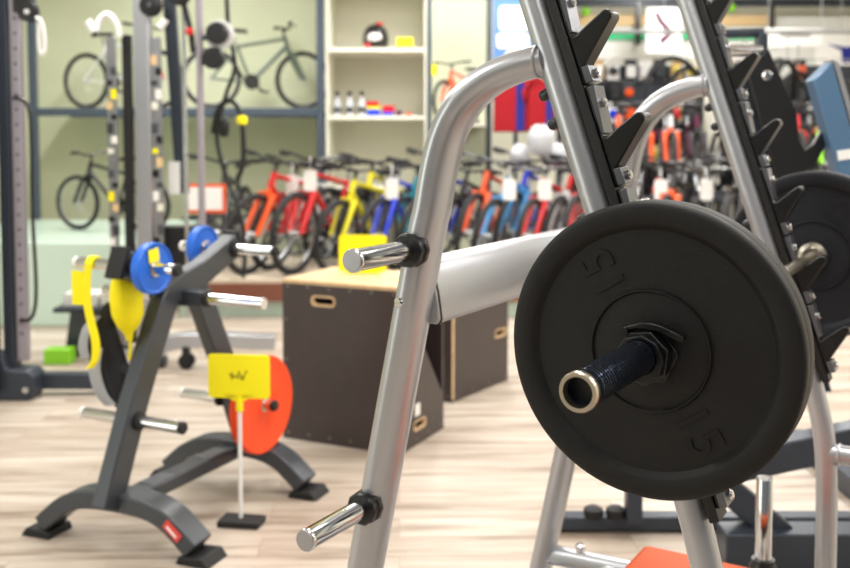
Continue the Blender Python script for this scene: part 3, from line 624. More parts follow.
obj('white_rope', MB().tube([(X(104), -0.1, 2.02), (X(109), -0.1, 2.10), (X(117), -0.1, 2.12), (X(125), -0.1, 2.06), (X(127), -0.1, 1.99)], 0.018, 12, smooth=5), 'white', ftn)
obj('white_handle', MB().tube([(X(167), -0.12, 2.04), (X(173), -0.12, 2.09)], 0.022, 12), 'white', ftn)
for px, pz, nm in ((223, 2.01, 1), (219, 1.865, 2)):
    pd = obj('round_pad', MB().lathe([(0.055, 0), (0.066, 0.01), (0.066, 0.05), (0.055, 0.06)], (X(px), -0.16, pz), (0.1, 1, 0), 32), 'black', ftn)
    obj('pad_arm', MB().cyl((X(px), -0.11, pz), (X(206), -0.10, pz - 0.03), 0.015), 'slate_dk', pd)
obj('pad_plate', MB().lathe([(0.088, 0), (0.088, 0.01)], (X(224), -0.09, 2.005), (0, 1, 0), 32), 'white', ftn)
obj('base_arch', MB().bar([(X(120), -0.05, 0.06), (X(150), -0.05, 0.10), (X(175), -0.05, 0.165), (X(215), -0.05, 0.175), (X(275), -0.05, 0.16)], 0.09, 0.10, (0, 1, 0), smooth=4), 'silver', ftn, 0.01)
cs = obj('caster', MB().cyl((X(187), -0.10, 0.05), (X(187), -0.05, 0.05), 0.048), 'matt_black', ftn)
obj('caster_fork', MB().box((X(187), -0.09, 0.09), (0.04, 0.06, 0.10)), 'matt_black', cs, 0.005)
obj('base_rail', MB().box((X(145), 0.0, 0.03), (0.22, 0.10, 0.06)), 'slate_dk', ftn, 0.006)

# black hanging rope with yellow stopper
rp = thing('hanging_rope', 'black rope loop with a yellow stopper hanging beside the round pads', 'rope', (-1.22, 6.35, 0), 0)
obj('rope', MB().tube([(-0.03, 0, 2.5), (-0.02, 0, 2.1), (0.02, 0, 1.85), (-0.04, 0.0, 1.66), (-0.10, 0, 1.42), (-0.055, 0, 1.18), (0.03, 0, 0.95), (0.07, 0, 0.72), (0.06, 0, 0.5)], 0.014, 10, smooth=6), 'black', rp)
obj('rope', MB().tube([(-0.13, 0.03, 1.42), (-0.10, 0.03, 1.56), (-0.04, 0.03, 1.63), (0.02, 0.03, 1.60), (0.055, 0.03, 1.50), (0.06, 0.03, 1.25), (0.02, 0.03, 1.12)], 0.017, 10, smooth=6), 'black', rp)
obj('stopper', MB().lathe([(0.02, 0), (0.034, 0.012), (0.034, 0.05), (0.02, 0.06)], (0.055, 0.03, 1.475), (0, 0, 1), 18), 'yellow', rp, label='yellow stopper')
obj('rope_handle', MB().lathe([(0.02, 0), (0.03, 0.02), (0.03, 0.09), (0.015, 0.12)], (-0.055, 0, 1.40), (0.1, 0, 1), 14), 'black', rp)
obj('ceiling_hook', MB().cyl((-0.03, 0, 2.48), (-0.03, 0, 3.62), 0.006), 'black', rp)

# orange framed sheet on a thin pole
fs = thing('sign_stand', 'white sheet in an orange frame on a floor stand before the bicycles', 'sign stand', (-1.54, 7.0, 0), 0)
obj('frame', MB().box((0, 0, 0.965), (0.285, 0.012, 0.205)), 'bike_orange', fs, 0.002)
obj('sheet', MB().box((0, -0.008, 0.965), (0.24, 0.003, 0.160)), 'paper', fs)
obj('pole', MB().cyl((0, 0.012, 0.0), (0, 0.012, 0.87), 0.010), 'matt_black', fs)
obj('stand_base', MB().box((0, 0.0, 0.01), (0.2, 0.2, 0.02)), 'matt_black', fs)

# low grey display bench with white shoe boxes at left
lb = thing('display_bench', 'low dark grey display bench at left in front of the pale green podium', 'bench', (-2.20, 6.45, 0), 0)
obj('bench_top', MB().box((0.05, 0, 0.30), (0.42, 0.34, 0.03)), 'slate_dk', lb, 0.004)
obj('bench_panel', MB().prism([(-0.10, 0.02), (0.22, 0.02), (0.24, 0.285), (-0.06, 0.285)], frame((0, -0.02, 0), (1, 0, 0), (0, 0, 1), (0, -1, 0)), 0.24), 'slate', lb, 0.004)
obj('bench_foot', MB().box((0.06, -0.02, 0.012), (0.36, 0.28, 0.024)), 'matt_black', lb)
obj('small_carton', MB().box((0, 0, 0.045), (0.16, 0.12, 0.09)), 'lime', None, 0.003, label='lime green carton on the floor at left under the cables', loc=(-2.27, 6.15, 0), cat='box')
for i, (x, c, n) in enumerate(((-0.10, 'white', 'left one with lid ajar'), (0.02, 'paper', 'middle one'), (0.14, 'cream', 'right one nearest the yellow pouch'))):
    obj('shoe_box', MB().box((0, 0, 0.04), (0.10, 0.18, 0.08)), c, None, 0.003, label='pale box on the grey display bench, ' + ('leftmost of three', 'middle of three', 'rightmost of three')[i], loc=(-2.20 + x + 0.03, 6.45, 0.315), cat='box', group='pale boxes on the display bench')

# ================================================================ SHELVING AT THE BACK
YF = 9.3
sh = thing('display_shelving', 'slate grey steel display shelving against the pale olive wall', 'shelving', (-2.3, YF, 0), 0)
xs = lambda px, y=YF: (px - 425) / 1000.0 * y
for px in (35, 321):
    for y in ((0, 0.9) if px > 100 else (0,)): obj('post', MB().box((xs(px) + 2.3, y, 1.55), (0.066, 0.066, 3.06)), 'slate_frame', sh, 0.004)
obj('shelf_beam', MB().box((0.0, 0, 1.615), (2.60, 0.05, 0.075)), 'slate_frame', sh, 0.003)
obj('shelf_beam', MB().box((0.0, 0.9, 1.615), (2.60, 0.05, 0.075)), 'slate_frame', sh, 0.003)
obj('shelf_board', MB().box((0.0, 0.45, 1.645), (2.60, 0.85, 0.02)), 'cream', sh)
obj('top_beam', MB().box((0.0, 0, 3.08), (2.72, 0.06, 0.08)), 'slate_frame', sh, 0.003)
cu = thing('display_shelf', 'tall white open shelf unit with helmet and bottles between slate posts', 'shelving', (-0.45, YF, 0), 0)
W0, W1 = xs(326) + 0.45, xs(427) + 0.45
for x in (W0 + 0.012, W1 - 0.012): obj('side_panel', MB().box((x, 0.42, 1.62), (0.024, 0.84, 3.0)), 'cream', cu)
obj('back_panel', MB().box(((W0+W1)/2, 0.86, 1.62), (W1 - W0, 0.02, 3.0)), 'cream', cu)
for z in (0.9, 1.565, 2.19, 2.82): obj('shelf', MB().box(((W0+W1)/2, 0.42, z), (W1 - W0 - 0.05, 0.84, 0.035)), 'cream', cu)
obj('base_panel', MB().box(((W0+W1)/2, 0.42, 0.06), (W1 - W0, 0.80, 0.12)), 'cream', cu)
c2 = thing('display_bay', 'narrow cream display bay with slate posts holding an orange bicycle', 'shelving', (0.32, YF, 0), 0)
for px in (429.5, 489):
    obj('post', MB().box((xs(px) - 0.32, 0.0, 1.55), (0.040, 0.05, 3.06)), 'slate_frame', c2, 0.003)
obj('back_panel', MB().box((0.0, 0.62, 1.62), (0.56, 0.02, 3.0)), 'wall', c2)
obj('shelf', MB().box((0.0, 0.31, 1.50), (0.54, 0.60, 0.03)), 'cream', c2)
obj('top_beam', MB().box((0, 0, 2.68), (0.60, 0.05, 0.05)), 'slate_frame', c2)
obj('base_panel', MB().box((0, 0.31, 0.1), (0.54, 0.60, 0.2)), 'cream', c2)

obj('podium', MB().box((0, 0, 0.31), (1.75, 1.95, 0.62)), 'podium', None, 0.01, label='pale green podium along the back wall at left, carrying a bicycle', loc=(-2.92, 8.28, 0), cat='podium')
pdm = thing('podium', 'long low beige podium with red-brown edge under the row of bicycles', 'podium', (1.15, 8.4, 0), 0)
obj('deck', MB().box((0, -0.05, 0.285), (6.2, 1.45, 0.03)), 'board', pdm)
obj('fascia', MB().box((0, -0.77, 0.20), (6.2, 0.03, 0.14)), 'brown', pdm)
obj('plinth', MB().box((0, -0.02, 0.135), (6.1, 1.35, 0.27)), 'podium', pdm)

# ---------------------------------------------------------------- bicycles
def make_bike():
    t = thing('bicycle', '', 'bicycle')
    r = 0.32
    RH = Vector((-0.43, 0, r)); FH = Vector((0.60, 0, r)); BB = Vector((0, 0, 0.29)); ST = Vector((-0.155, 0, 0.70)); HT = Vector((0.385, 0, 0.80)); HB = Vector((0.425, 0, 0.68))
    f = MB(); T = lambda a, b, q, s=10: f.cyl(a, b, q, seg=s)
    T(BB, ST, 0.017); T(BB, HB + (HT-HB)*0.15, 0.026); T(ST + Vector((0.01, 0, -0.03)), HT + (HB-HT)*0.2, 0.020); T(HB, HT, 0.026)
    for s in (-1, 1):
        T(RH + Vector((0, s*0.055, 0)), BB + Vector((-0.03, s*0.03, 0)), 0.010, 8); T(RH + Vector((0, s*0.055, 0)), ST + Vector((0.005, s*0.02, -0.05)), 0.009, 8)
    obj('frame', f, 'red', t)
    k = MB(); k.cyl(HB + Vector((0.004, 0, -0.012)), HB + Vector((0.022, 0, -0.06)), 0.026, seg=10)
    k.box(HB + Vector((0.022, 0, -0.06)), (0.05, 0.14, 0.045))
    for s in (-1, 1): k.cyl(HB + Vector((0.022, s*0.058, -0.05)), FH + Vector((0, s*0.058, 0)), 0.030, 0.022, seg=10)
    obj('fork', k, 'red', t)
    for H_, nm in ((RH, 'rear_wheel'), (FH, 'front_wheel')):
        w_ = MB().annulus([(0.30 + 0.027*math.cos(a), 0.027*math.sin(a)) for a in [2*math.pi*j/8 for j in range(8)]], H_, (0, 1, 0), 40)
        wo = obj(nm, w_, 'tyre', t)
        rm = MB().annulus([(0.270, -0.011), (0.284, -0.011), (0.284, 0.011), (0.270, 0.011)], H_, (0, 1, 0), 40)
        obj('rim', rm, 'rim', wo)
        sp = MB().cyl(H_ + Vector((0, -0.05, 0)), H_ + Vector((0, 0.05, 0)), 0.018, seg=10)
        for j in range(16):
            a = 2*math.pi*j/16; sp.cyl(H_ + Vector((0, 0.02*(-1)**j, 0)), H_ + Vector((0.275*math.cos(a), 0, 0.275*math.sin(a))), 0.0018, seg=4)
        obj('spokes', sp, 'spoke', wo)
    b = MB(); b.cyl(HT, HT + Vector((-0.02, 0, 0.07)), 0.014, seg=8); b.cyl(HT + Vector((-0.02, 0, 0.06)), HT + Vector((0.05, 0, 0.09)), 0.015, seg=8)
    b.tube([HT + Vector((-0.02, -0.31, 0.12)), HT + Vector((0.01, -0.18, 0.115)), HT + Vector((0.05, -0.06, 0.09)), HT + Vector((0.05, 0.06, 0.09)), HT + Vector((0.01, 0.18, 0.115)), HT + Vector((-0.02, 0.31, 0.12))], 0.0125, 8, smooth=3)
    hb = obj('handlebar', b, 'bike_black', t)
    for s in (-1, 1):
        g = MB().cyl(HT + Vector((-0.021, s*0.325, 0.121)), HT + Vector((-0.008, s*0.215, 0.117)), 0.017, seg=10); g.tube([HT + Vector((0.0, s*0.225, 0.117)), HT + Vector((0.02, s*0.20, 0.11)), HT + Vector((0.06, s*0.22, 0.10)), HT + Vector((0.05, s*0.29, 0.10))], 0.006, 6)
        obj('grip', g, 'tyre', hb)
    sd = MB(); sd.cyl(ST, ST + Vector((-0.035, 0, 0.12)), 0.013, seg=8)
    obj('seat_post', sd, 'rim', t)
    s2 = MB(); rings = []
    for x, w_, z in ((-0.16, 0.035, 0.0), (-0.14, 0.075, 0.012), (-0.08, 0.07, 0.012), (0.0, 0.035, 0.005), (0.10, 0.018, 0.0), (0.12, 0.008, -0.005)):
        rings.append(s2.ring(ST + Vector((x, 0, 0.14 + z)), Vector((0, w_, 0)), Vector((0, 0, 0.022)), 12))
    s2.loft(rings); obj('saddle', s2, 'tyre', t)
    cr = MB().lathe([(0.085, -0.006), (0.085, 0.006)], BB + Vector((0, -0.05, 0)), (0, 1, 0), 24)
    cr.cyl(BB + Vector((0, -0.06, 0)), BB + Vector((0, 0.06, 0)), 0.02, seg=10); cr.bar([BB + Vector((0, -0.07, 0)), BB + Vector((0.12, -0.075, -0.11))], 0.025, 0.012, (0, 1, 0)); cr.bar([BB + Vector((0, 0.07, 0)), BB + Vector((-0.12, 0.075, 0.11))], 0.025, 0.012, (0, 1, 0))
    cr.box(BB + Vector((0.12, -0.12, -0.11)), (0.09, 0.08, 0.02)); cr.box(BB + Vector((-0.12, 0.12, 0.11)), (0.09, 0.08, 0.02))
    obj('crankset', cr, 'bike_black', t)
    return t
proto = make_bike(); used = [False]
def bike(x, y, z, heading, col, label, group, scale=0.92, lean=0, fork=None, fx=0.60, rim=None):
    """x, y is where the front wheel's hub stands; heading is the travel direction"""
    h = heading; s = scale
    o = Vector((x - math.cos(h)*fx*s, y - math.sin(h)*fx*s, z))
    mats = {'frame': col, 'fork': fork or col}
    if rim: mats['rim'] = rim
    if used[0]: c = copy_thing(proto, mats=mats)
    else:
        c = proto; used[0] = True
        for ch in c.children:
            if ch.name.split('.')[0] in mats: ch.material_slots[0].link = 'OBJECT'; ch.material_slots[0].material = M[mats[ch.name.split('.')[0]]]
    c.location = o; c.rotation_euler = (R(lean), 0, h); c.scale = (s, s, s); c['label'] = label; c['group'] = group
    return c
G1 = 'bicycles parked in a row on the podium'
row = [ # px of the front wheel, colour, fork, description, depth shift, heading off straight-at-camera
    (212, 'bike_black', None, 'black bicycle at the left end of the row, behind the framed sheet', 0.15, 10),
    (246, 'red', 'bike_orange', 'red bicycle with orange fork, leftmost coloured one of the row', 0.0, -16),
    (268, 'bike_white', 'red', 'white-framed bicycle with red fork and a white tag', 0.25, -14),
    (293, 'red', None, 'red bicycle with white tag, beside the yellow bicycles', 0.0, -14),
    (330, 'bike_yellow', None, 'yellow bicycle directly right of the red one with a white tag', 0.0, -16),
    (352, 'bike_yellow', 'bike_black', 'yellow-framed bicycle with black fork behind the nearer yellow one', 0.30, -12),
    (374, 'blue', None, 'deep blue bicycle behind the yellow card', 0.0, -14),
    (394, 'teal', None, 'teal bicycle between the two deep blue ones', 0.30, -12),
    (413, 'blue', None, 'deep blue bicycle partly behind the bent silver rack leg', 0.0, -14),
    (440, 'bike_black', None, 'black bicycle hidden mostly by the silver rack leg', 0.25, -12),
    (466, 'bike_orange', None, 'orange bicycle just right of the silver rack leg', 0.1, -10),
    (481, 'ltblue', None, 'light blue bicycle above the silver crossbar', 0.0, -14),
    (503, 'blue', 'ltblue', 'blue bicycle with light blue fork and white tag', 0.28, -12),
    (524, 'red', None, 'red bicycle with white tag above the end of the crossbar', 0.0, -12),
    (548, 'red', 'bike_white', 'red bicycle with white fork left of the leaning near upright', 0.25, -12),
    (572, 'bike_black', 'red', 'black bicycle with red fork next to the leaning near upright', 0.0, -12),
    (603, 'bike_white', None, 'white bicycle behind the leaning near upright', 0.2, -12),
    (634, 'red', 'bike_black', 'red-framed bicycle with black fork between the two uprights', 0.1, -14),
    (662, 'bike_black', 'bike_orange', 'black bicycle with orange fork between the two uprights', 0.0, -12),
    (690, 'bike_white', 'bike_black', 'white bicycle with black fork next to the far upright', 0.2, -12),
    (722, 'bike_black', None, 'black bicycle behind the far upright', 0.0, -12),
]
BK = {}
for px, c, fk, lb_, dy, hd_ in row:
    Y = 7.92 + dy
    BK[px] = bike((px - 425)/1000*Y, Y, 0.30, R(-90 - 12 + hd_), c, lb_, G1, 1.0, lean=-9 + (px * 7) % 9 - 3, fork=fk)
    kk = 0.93 + ((px * 13) % 10) / 90.0; BK[px].scale = (kk, kk, kk)
# white tags looped over the stems
proto_tag = None
def bike_tag(b, label, w_=1.0):
    global proto_tag
    bpy.context.view_layer.update()
    p = b.matrix_world @ Vector((0.425, 0, 0.885))
    if proto_tag is None:
        t = thing('bicycle_tag', label, 'tag', p, 0, 'white tags on the bicycles'); proto_tag = t
        obj('tag_card', MB().prism(rrect(0.105, 0.17, 0.02), frame((0, -0.06, -0.165), (1, 0, 0), (0, 0, 1), (0, -1, 0)), 0.004), 'paper', t)
        obj('tag_string', MB().tube([(0, -0.06, -0.075), (0, -0.05, -0.02), (0, -0.01, 0.022), (0, 0.022, 0.0), (0, 0.0, -0.022), (0, -0.045, -0.04), (0, -0.058, -0.075)], 0.004, 6), 'paper', t)
    else: copy_thing(proto_tag, p, (0, 0, 0), label)
for px_, lb_ in ((268, 'white tag on the white bicycle with red fork, leftmost of the tags'), (293, 'white tag on the red bicycle beside the yellow ones'), (374, 'white tag on the deep blue bicycle behind the yellow card'), (481, 'white tag on the light blue bicycle above the crossbar'), (524, 'white tag on the red bicycle above the crossbar end'), (634, 'white tag on the red and black bicycle between the uprights'), (690, 'white tag on the white and black bicycle beside the far upright')):
    bike_tag(BK[px_], lb_)
# shelf bicycles
bike(xs(303, 9.85), 9.92, 1.657, R(24), 'bike_green', 'grey-green bicycle with yellow accents on the upper shelf beside the white unit', 'bicycles on the shelving', 0.88)
bike(xs(87, 9.75), 9.78, 1.657, R(-22), 'bike_white', 'white bicycle on the upper shelf at left, its rear wheel showing', 'bicycles on the shelving', 0.84, fork='red', fx=-0.43)
bike(xs(77, 8.3), 8.3, 0.622, R(156), 'bike_black', 'small black bicycle on the pale green podium under the shelf', 'bicycles on the shelving', 0.70)
bike(xs(212, 9.9), 9.2, 0.02, R(180 - 10), 'bike_black', 'black bicycle standing behind the framed sheet', 'bicycles on the shelving', 1.0)
bike(xs(444, 9.5), 9.36, 1.517, R(-122), 'bike_orange', 'orange bicycle in the narrow cream display bay', 'bicycles on the shelving', 0.62)
# helmet, card, bottles, cartons on the white unit
hm = thing('bicycle_helmet', 'black and white helmet with red accents on the upper white shelf', 'helmet', (xs(376, 9.5), 9.5, 2.208), R(20))
mb = MB(); rings = []
for z, a, b in ((0.02, .105, .125), (0.06, .118, .14), (0.12, .118, .135), (0.18, .10, .11), (0.22, .065, .07), (0.24, .01, .01)): rings.append(mb.ring(Vector((0, 0, z)), Vector((a, 0, 0)), Vector((0, b, 0)), 24))
obj('shell', mb.loft(rings), 'black', hm)
obj('visor', MB().ball((-0.02, -0.06, 0.10), 0.085, (1.0, 1.0, 0.75)), 'white', hm)
obj('vent', MB().box((0.02, -0.03, 0.235), (0.05, 0.12, 0.02)), 'red', hm)
obj('strap', MB().tube([(-0.09, -0.08, 0.03), (-0.13, -0.12, 0.03), (-0.10, -0.14, 0.015)], 0.018, 8), 'red', hm)
yc = thing('price_card', 'yellow price card beside the helmet on the white shelf', 'price card', (xs(405, 9.42), 9.42, 2.208), 0)
obj('card', MB().box((0, 0, 0.055), (0.155, 0.006, 0.10)), 'yellow', yc); obj('card_foot', MB().box((0, 0.02, 0.004), (0.10, 0.05, 0.008)), 'yellow', yc)
def bottle(px, label):
    t = thing('water_bottle', label, 'bottle', (xs(px, 9.45), 9.45, 1.583), 0, 'bottles on the white shelf')
    obj('bottle_body', MB().lathe([(0.034, 0), (0.037, 0.01), (0.037, 0.11), (0.030, 0.14), (0.016, 0.165), (0.016, 0.185)], (0, 0, 0), (0, 0, 1), 20), 'bag', t)
    obj('cap', MB().lathe([(0.020, 0), (0.020, 0.035), (0.012, 0.045)], (0, 0, 0.185), (0, 0, 1), 16), 'bike_black', t)
    obj('bottle_label', MB().annulus([(0.0372, 0.03), (0.0382, 0.03), (0.0382, 0.08), (0.0372, 0.08)], (0, 0, 0), (0, 0, 1), 20), 'slate', t)
bottle(337.5, 'clear bottle with black cap, leftmost of three on the white shelf'); bottle(350, 'clear bottle with black cap, middle of three on the white shelf'); bottle(362, 'clear bottle with black cap, rightmost of three, beside the coloured packs')
for i, (px, z, c, w_, h_, lb_) in enumerate(((374, 0, 'blue', 0.12, 0.06, 'dark blue pack at the bottom left of the coloured packs'), (374, 0.06, 'bike_yellow', 0.13, 0.03, 'thin yellow pack on the dark blue one'), (373, 0.09, 'red', 0.12, 0.045, 'red pack on top of the yellow one'), (388, 0, 'blue', 0.10, 0.04, 'blue pack at right of the stack'), (389, 0.04, 'red', 0.11, 0.055, 'red pack on the right blue one'), (399, 0, 'maroon', 0.06, 0.05, 'small maroon pack right of the stacks'), (409, 0, 'bike_orange', 0.05, 0.03, 'small orange pack at the right end of the white shelf'))):
    obj('small_pack', MB().box((0, 0, h_/2), (w_, 0.12, h_)), c, None, 0.003, label=lb_, loc=(xs(px, 9.5), 9.5, 1.583 + z), cat='package', group='coloured packs on the white shelf')
yt = obj('price_tag', MB().box((0, 0, 0), (0.05, 0.004, 0.10)), 'yellow', None, label='yellow tag at the front of the narrow cream bay', loc=(xs(434.5, 9.25), 9.26, 2.0), cat='tag')
# poster and garments right of the bay
po = thing('poster', 'blue and white patterned poster beside the narrow bay', 'poster', (0.84, 9.30, 0), 0)
obj('poster_board', MB().box((0, 0, 2.20), (0.42, 0.02, 0.95)), 'poster_blue', po)
mb = MB().box((0, 0, 0), (0.001, 0.001, 0.001)); mb = MB()
for x, z, w_, h_ in ((0.02, 2.48, .36, .22), (-0.03, 2.27, .30, .14), (0.03, 2.10, .26, .16), (-0.06, 1.92, .26, .18)): mb.prism(rrect(w_, h_, 0.035), frame((x, -0.012, z), (1, 0, 0), (0, 0, 1), (0, -1, 0)), 0.004)
obj('poster_print', mb, 'paper', po)
obj('poster_leg', MB().box((0, 0, 0.87), (0.04, 0.02, 1.74)), 'slate_frame', po)
def garment(x, y, z, m1, m2, label, w_=0.42, h_=0.60):
    t = thing('jersey', label, 'clothing', (x, y, z), R(8), 'jerseys hanging behind the rack')
    obj('jersey_body', MB().prism([(-w_/2, -h_), (w_/2, -h_), (w_/2*0.95, -0.12), (w_/2*1.2, -0.24), (w_/2*1.35, -0.14), (w_/2*0.7, 0), (0.06, 0), (0, -0.05), (-0.06, 0), (-w_/2*0.7, 0), (-w_/2*1.35, -0.14), (-w_/2*1.2, -0.24), (-w_/2*0.95, -0.12)], frame((0, 0, 0), (1, 0, 0), (0, 0, 1), (0, -1, 0)), 0.05), m1, t, 0.01)
    obj('stripe', MB().box((w_*0.16, -0.028, -h_*0.55), (w_*0.22, 0.006, h_*0.85)), m2, t)
    obj('hanger_hook', MB().tube([(0, 0, 0.0), (0, 0, 0.06), (0.02, 0, 0.08)], 0.005, 6), 'rim', t)
garment(0.79, 8.98, 1.93, 'red_cloth', 'navy_cloth', 'red jersey with navy stripe hanging under the silver bend', 0.36, 0.50)
garment(1.06, 8.98, 1.93, 'red_cloth', 'navy_cloth', 'red and navy jersey hanging beside the near upright', 0.30, 0.48)
gr = thing('garment_rail', 'black garment rail holding the red jerseys', 'clothes rail', (0.92, 8.98, 0), 0)
obj('rail', MB().cyl((-0.36, 0, 2.0), (0.42, 0, 2.0), 0.014), 'black', gr)
for x in (-0.36, 0.42): obj('rail_post', MB().cyl((x, 0, 0.3), (x, 0, 2.0), 0.014), 'black', gr)
for i, (px, py, s, lb_) in enumerate(((541, 140, 0.125, 'wrapped white bundle hanging left of the near upright, the upper one'), (522, 156, 0.10, 'wrapped white bundle, lower left one beside the jerseys'), (560, 156, 0.10, 'wrapped white bundle half behind the near upright'))):
    Y = 8.2; mb = MB().ball((0, 0, 0), s, (0.85, 0.6, 1.0), 14)
    rr = random.Random(i)
    for v_ in mb.bm.verts: v_.co *= 1 + rr.uniform(-0.13, 0.13)
    obj('wrapped_bundle', mb, 'bag', None, label=lb_, loc=((px-425)/1000*Y, Y + 0.1*i, H - (py-132)/1000*Y), cat='bag', group='wrapped white bundles')

# ================================================================ RIGHT: merchandise wall
YM = 10.4; xm = lambda px: (px - 425)/1000*YM; zm = lambda py: H - (py - 132)/1000*YM
gd = thing('display_grid', 'dark wall grid full of hanging bicycle accessories at right', 'display stand', (3.15, YM, 0), 0)
obj('grid_panel', MB().box((0, 0.06, 1.12), (3.2, 0.03, 2.0)), 'slate_dk', gd)
for x in (-1.6, -0.53, 0.53, 1.6): obj('grid_post', MB().box((x, 0.06, 1.1), (0.05, 0.07, 2.2)), 'bike_black', gd)
mb = MB()
for j in range(9): mb.box((0, 0.03, 0.42 + j*0.22), (3.2, 0.02, 0.012))
obj('grid_rails', mb, 'rim', gd)
rr = random.Random(11)
ordn = ['first', 'second', 'third', 'fourth', 'fifth', 'sixth', 'seventh', 'eighth', 'ninth', 'tenth', 'eleventh', 'twelfth', 'thirteenth', 'fourteenth', 'fifteenth', 'sixteenth', 'seventeenth', 'eighteenth', 'nineteenth', 'twentieth', 'twenty-first', 'twenty-second']
pal = [('bike_black', 'black')]*6 + [('slate', 'grey')]*3 + [('bike_orange', 'orange')]*2 + [('red', 'red')]*3 + [('yellow', 'yellow')]*2 + [('teal', 'teal')] + [('white', 'white')]*4 + [('maroon', 'maroon')]*2 + [('blue', 'blue')]
packs = {}
def make_pack(kind):
    t = thing('hanging_pack', '', 'accessory')
    obj('backing_card', MB().box((0, 0, -0.10), (0.115, 0.004, 0.19)), 'paper', t)
    if kind == 0: g = MB().box((0, -0.025, -0.12), (0.085, 0.04, 0.11))
    elif kind == 1: g = MB().lathe([(0.03, 0), (0.042, 0.012), (0.042, 0.03), (0.03, 0.045)], (0, -0.046, -0.115), (0, 1, 0), 16)
    else: g = MB().ball((0, -0.03, -0.12), 0.05, (0.85, 0.6, 1.25), 12)
    obj('product', g, 'black', t, 0.004 if kind == 0 else 0)
    obj('peg_hook', MB().cyl((0, 0.066, -0.004), (0, -0.05, -0.004), 0.004, seg=6), 'rim', t)
    return t
kn = {0: 'boxed', 1: 'round', 2: 'soft'}
cards = [('paper', 'white'), ('bike_black', 'black'), ('bike_black', 'black'), ('slate', 'grey'), ('tan', 'tan')]
def place_pack(x, y, z, key, c, card, label, group, s=1.0):
    mats = {'product': c, 'backing_card': card}
    if key not in packs:
        packs[key] = make_pack(key); p = packs[key]
        for ch in p.children:
            n = ch.name.split('.')[0]
            if n in mats: ch.material_slots[0].link = 'OBJECT'; ch.material_slots[0].material = M[mats[n]]
        p.location = (x, y, z); p['label'] = label; p['group'] = group
    else: p = copy_thing(packs[key], (x, y, z), None, label, group, mats)
    p.scale = (s, s, s)
for rI in range(8):
    for cI in range(20):
        if rr.random() < 0.10: continue
        x = 3.15 - 1.52 + cI*0.160 + rr.uniform(-0.012, 0.012); z = 2.184 - rI*0.22; k = rr.choice((0, 0, 1, 2)); c, cn = rr.choice(pal); cd, cdn = rr.choice(cards)
        place_pack(x, YM - 0.03 + 0.0, z, k, c, cd, '%s %s accessory on %s card, %s row, %s column of the wall grid' % (kn[k], cn, cdn, ordn[rI], ordn[cI]), 'accessories hanging on the wall grid', 1.1)
# tyres hung in front
def tyre(px, py, R_, label, c='tyre', Y=9.9, tilt=25):
    t = thing('spare_tyre', label, 'tyre', ((px-425)/1000*Y, Y, H - (py-132)/1000*Y), R(tilt), 'tyres hanging in front of the grid')
    obj('tread', MB().annulus([(R_ + 0.028*math.cos(a), 0.028*math.sin(a)) for a in [2*math.pi*j/8 for j in range(8)]], (0, 0, 0), (0, 1, 0), 48), c, t)
    obj('tyre_hook', MB().cyl((0, 0, R_ + 0.02), (0, 0, R_ + 0.30), 0.006, seg=6), 'rim', t)
tyre(672, 92, 0.33, 'large black tyre hanging between the uprights, the front one')
tyre(686, 98, 0.30, 'large black tyre hanging close behind the far bend', Y=10.1, tilt=40)
tyre(742, 95, 0.31, 'large black tyre hanging behind the black hook plate', tilt=30)
tyre(785, 96, 0.33, 'large black tyre hanging left of the blue-grey upright', tilt=50)
tyre(796, 104, 0.31, 'large black tyre, rightmost of those left of the blue-grey upright', Y=10.1, tilt=35)
hr = thing('tyre_rail', 'dark rail above the accessories from which the tyres hang', 'rail', (3.15, 9.98, 0), 0)
obj('rail_bar', MB().box((0, 0, 2.42), (3.3, 0.22, 0.018)), 'rim', hr)
for x in (-1.62, 1.62): obj('rail_post', MB().box((x, 0, 1.21), (0.04, 0.06, 2.42)), 'slate_dk', hr)
# hooded bicycles at the far right
for i, (px, c, fk, lb_) in enumerate(((617, 'bike_orange', 'bike_black', 'orange and black bicycle on the high stand, behind the near hooks'), (645, 'bike_black', 'bike_orange', 'black bicycle with orange fork on the high stand between the uprights'), (672, 'bike_white', 'bike_orange', 'white bicycle with orange fork on the high stand between the uprights'), (700, 'maroon', 'bike_black', 'maroon bicycle on the high stand by the far upright'), (745, 'bike_black', 'red', 'black bicycle with red fork on the high stand behind the far hooks'), (772, 'bike_white', 'red', 'white bicycle with red fork at the far right, left of the blue-grey upright'), (800, 'red', None, 'red bicycle seen through the black hook plate'), (828, 'bike_black', 'lime', 'black bicycle with lime fork behind the blue-grey upright'), (850, 'red', 'bike_white', 'red bicycle at the right edge of the picture'))):
    Y = 8.9; bike((px-425)/1000*Y, Y, 0.86, R(-90 - 14 + 3*(i % 5)), c, lb_, 'bicycles on the high stand', 0.9, fork=fk)
rs = thing('bicycle_stand', 'dark raised stand carrying bicycles behind the low row at right', 'stand', (2.83, 9.3, 0), 0)
obj('deck', MB().box((0, 0, 0.84), (2.5, 1.1, 0.04)), 'slate_dk', rs)
for x in (-1.15, 1.15):
    for y in (-0.5, 0.5): obj('leg', MB().box((x, y, 0.41), (0.05, 0.05, 0.82)), 'slate_dk', rs)
# saddles / gloves displayed between the uprights, nearer
# pale column
obj('pale_column', MB().box((0, 0, 1.2), (0.16, 0.08, 2.4)), 'cream', None, 0.004, label='slim pale free-standing column left of the far upright', loc=(2.92, 10.22, 0), cat='column')
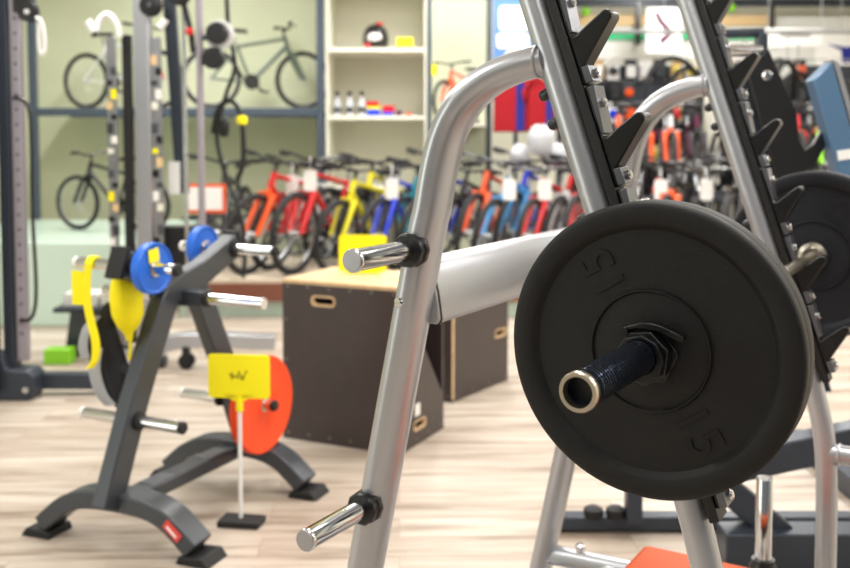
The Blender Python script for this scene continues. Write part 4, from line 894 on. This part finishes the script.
# fascia above the goods at the rear
YR = 13.3; zr = lambda py: H - (py - 132)/1000*YR; xr = lambda px: (px-425)/1000*YR
fa = thing('shop_fascia', 'long cream, tan and green header board above the rear displays', 'header board', (4.0, YR, 0), 0)
obj('cream_panel', MB().box((0.2, 0.05, 2.55), (5.0, 0.05, 0.80)), 'paper', fa)
obj('tan_band', MB().box((-0.7, 0.0, 2.90), (2.6, 0.03, 0.14)), 'tan', fa)
obj('green_band', MB().box((0.2, -0.01, 2.70), (5.0, 0.03, 0.10)), 'green_band', fa)
obj('green_band', MB().box((0.2, -0.01, 2.26), (5.0, 0.03, 0.06)), 'green_band', fa)
obj('dark_beam', MB().box((0.2, -0.02, 3.13), (5.0, 0.12, 0.10)), 'slate_dk', fa)
for x in (-1.2, 0.55, 2.2): obj('bracket_post', MB().box((x, -0.05, 2.85), (0.06, 0.08, 0.55)), 'bike_black', fa)
for x in (-2.2, 2.6): obj('fascia_post', MB().box((x, 0.12, 1.5), (0.08, 0.06, 3.0)), 'slate_dk', fa)
for x, z in ((0.0, 3.05), (-1.9, 3.0)):
    obj('green_lamp', MB().ball((x, -0.12, z), 0.06), 'lime', fa, label='small lime green lamp')
hbn = thing('hanging_banner', 'white banner with a dark maroon bending figure above the accessories', 'banner', (xr(662)*12.6/13.3, 12.6, 2.70), 0)
obj('banner_sheet', MB().box((0, 0, 0), (0.44, 0.02, 0.56)), 'paper', hbn)
obj('figure_print', MB().tube([(-0.07, -0.012, 0.17), (-0.055, -0.012, 0.13), (0.0, -0.012, 0.06), (0.06, -0.012, 0.0), (0.05, -0.012, -0.07), (-0.02, -0.012, -0.12), (0.0, -0.012, -0.16)], (0.034, 0.006), 10, ref=(0, 1, 0), smooth=4), 'maroon', hbn)
obj('figure_head', MB().lathe([(0.036, 0), (0.036, 0.004)], (-0.085, -0.014, 0.19), (0, 1, 0), 18), 'maroon', hbn)
obj('banner_cord', MB().cyl((0, 0, 0.28), (0, 0, 0.93), 0.006), 'rim', hbn)
hb2 = thing('hanging_banner', 'white banner with blue print at the right edge', 'banner', ((838-425)/1000*12.6, 12.6, 2.45), 0)
obj('banner_sheet', MB().box((0, 0, 0), (0.62, 0.02, 0.48)), 'paper', hb2)
obj('blue_print', MB().prism([(-0.2, 0.1), (0.05, 0.06), (0.25, 0.1), (0.25, -0.12), (0.0, -0.14), (-0.02, 0.02)], frame((0.02, -0.012, -0.02), (1, 0, 0), (0, 0, 1), (0, -1, 0)), 0.004), 'navy_cloth', hb2)
obj('banner_cord', MB().cyl((0, 0, 0.24), (0, 0, 1.18), 0.006), 'rim', hb2)
# long white box sign
ws = thing('hanging_sign', 'long white hanging sign panel over the accessories at right', 'sign', ((792-425)/1000*11.5, 11.5, 2.50), 0)
obj('sign_panel', MB().box((0, 0, 0), (0.66, 0.03, 0.22)), 'paper', ws, 0.01)
obj('sign_print', MB().box((0, -0.017, 0.03), (0.34, 0.004, 0.02)), 'slate', ws)
for x in (-0.3, 0.3): obj('sign_cord', MB().cyl((x, 0, 0.11), (x, 0, 1.13), 0.005, seg=6), 'rim', ws)
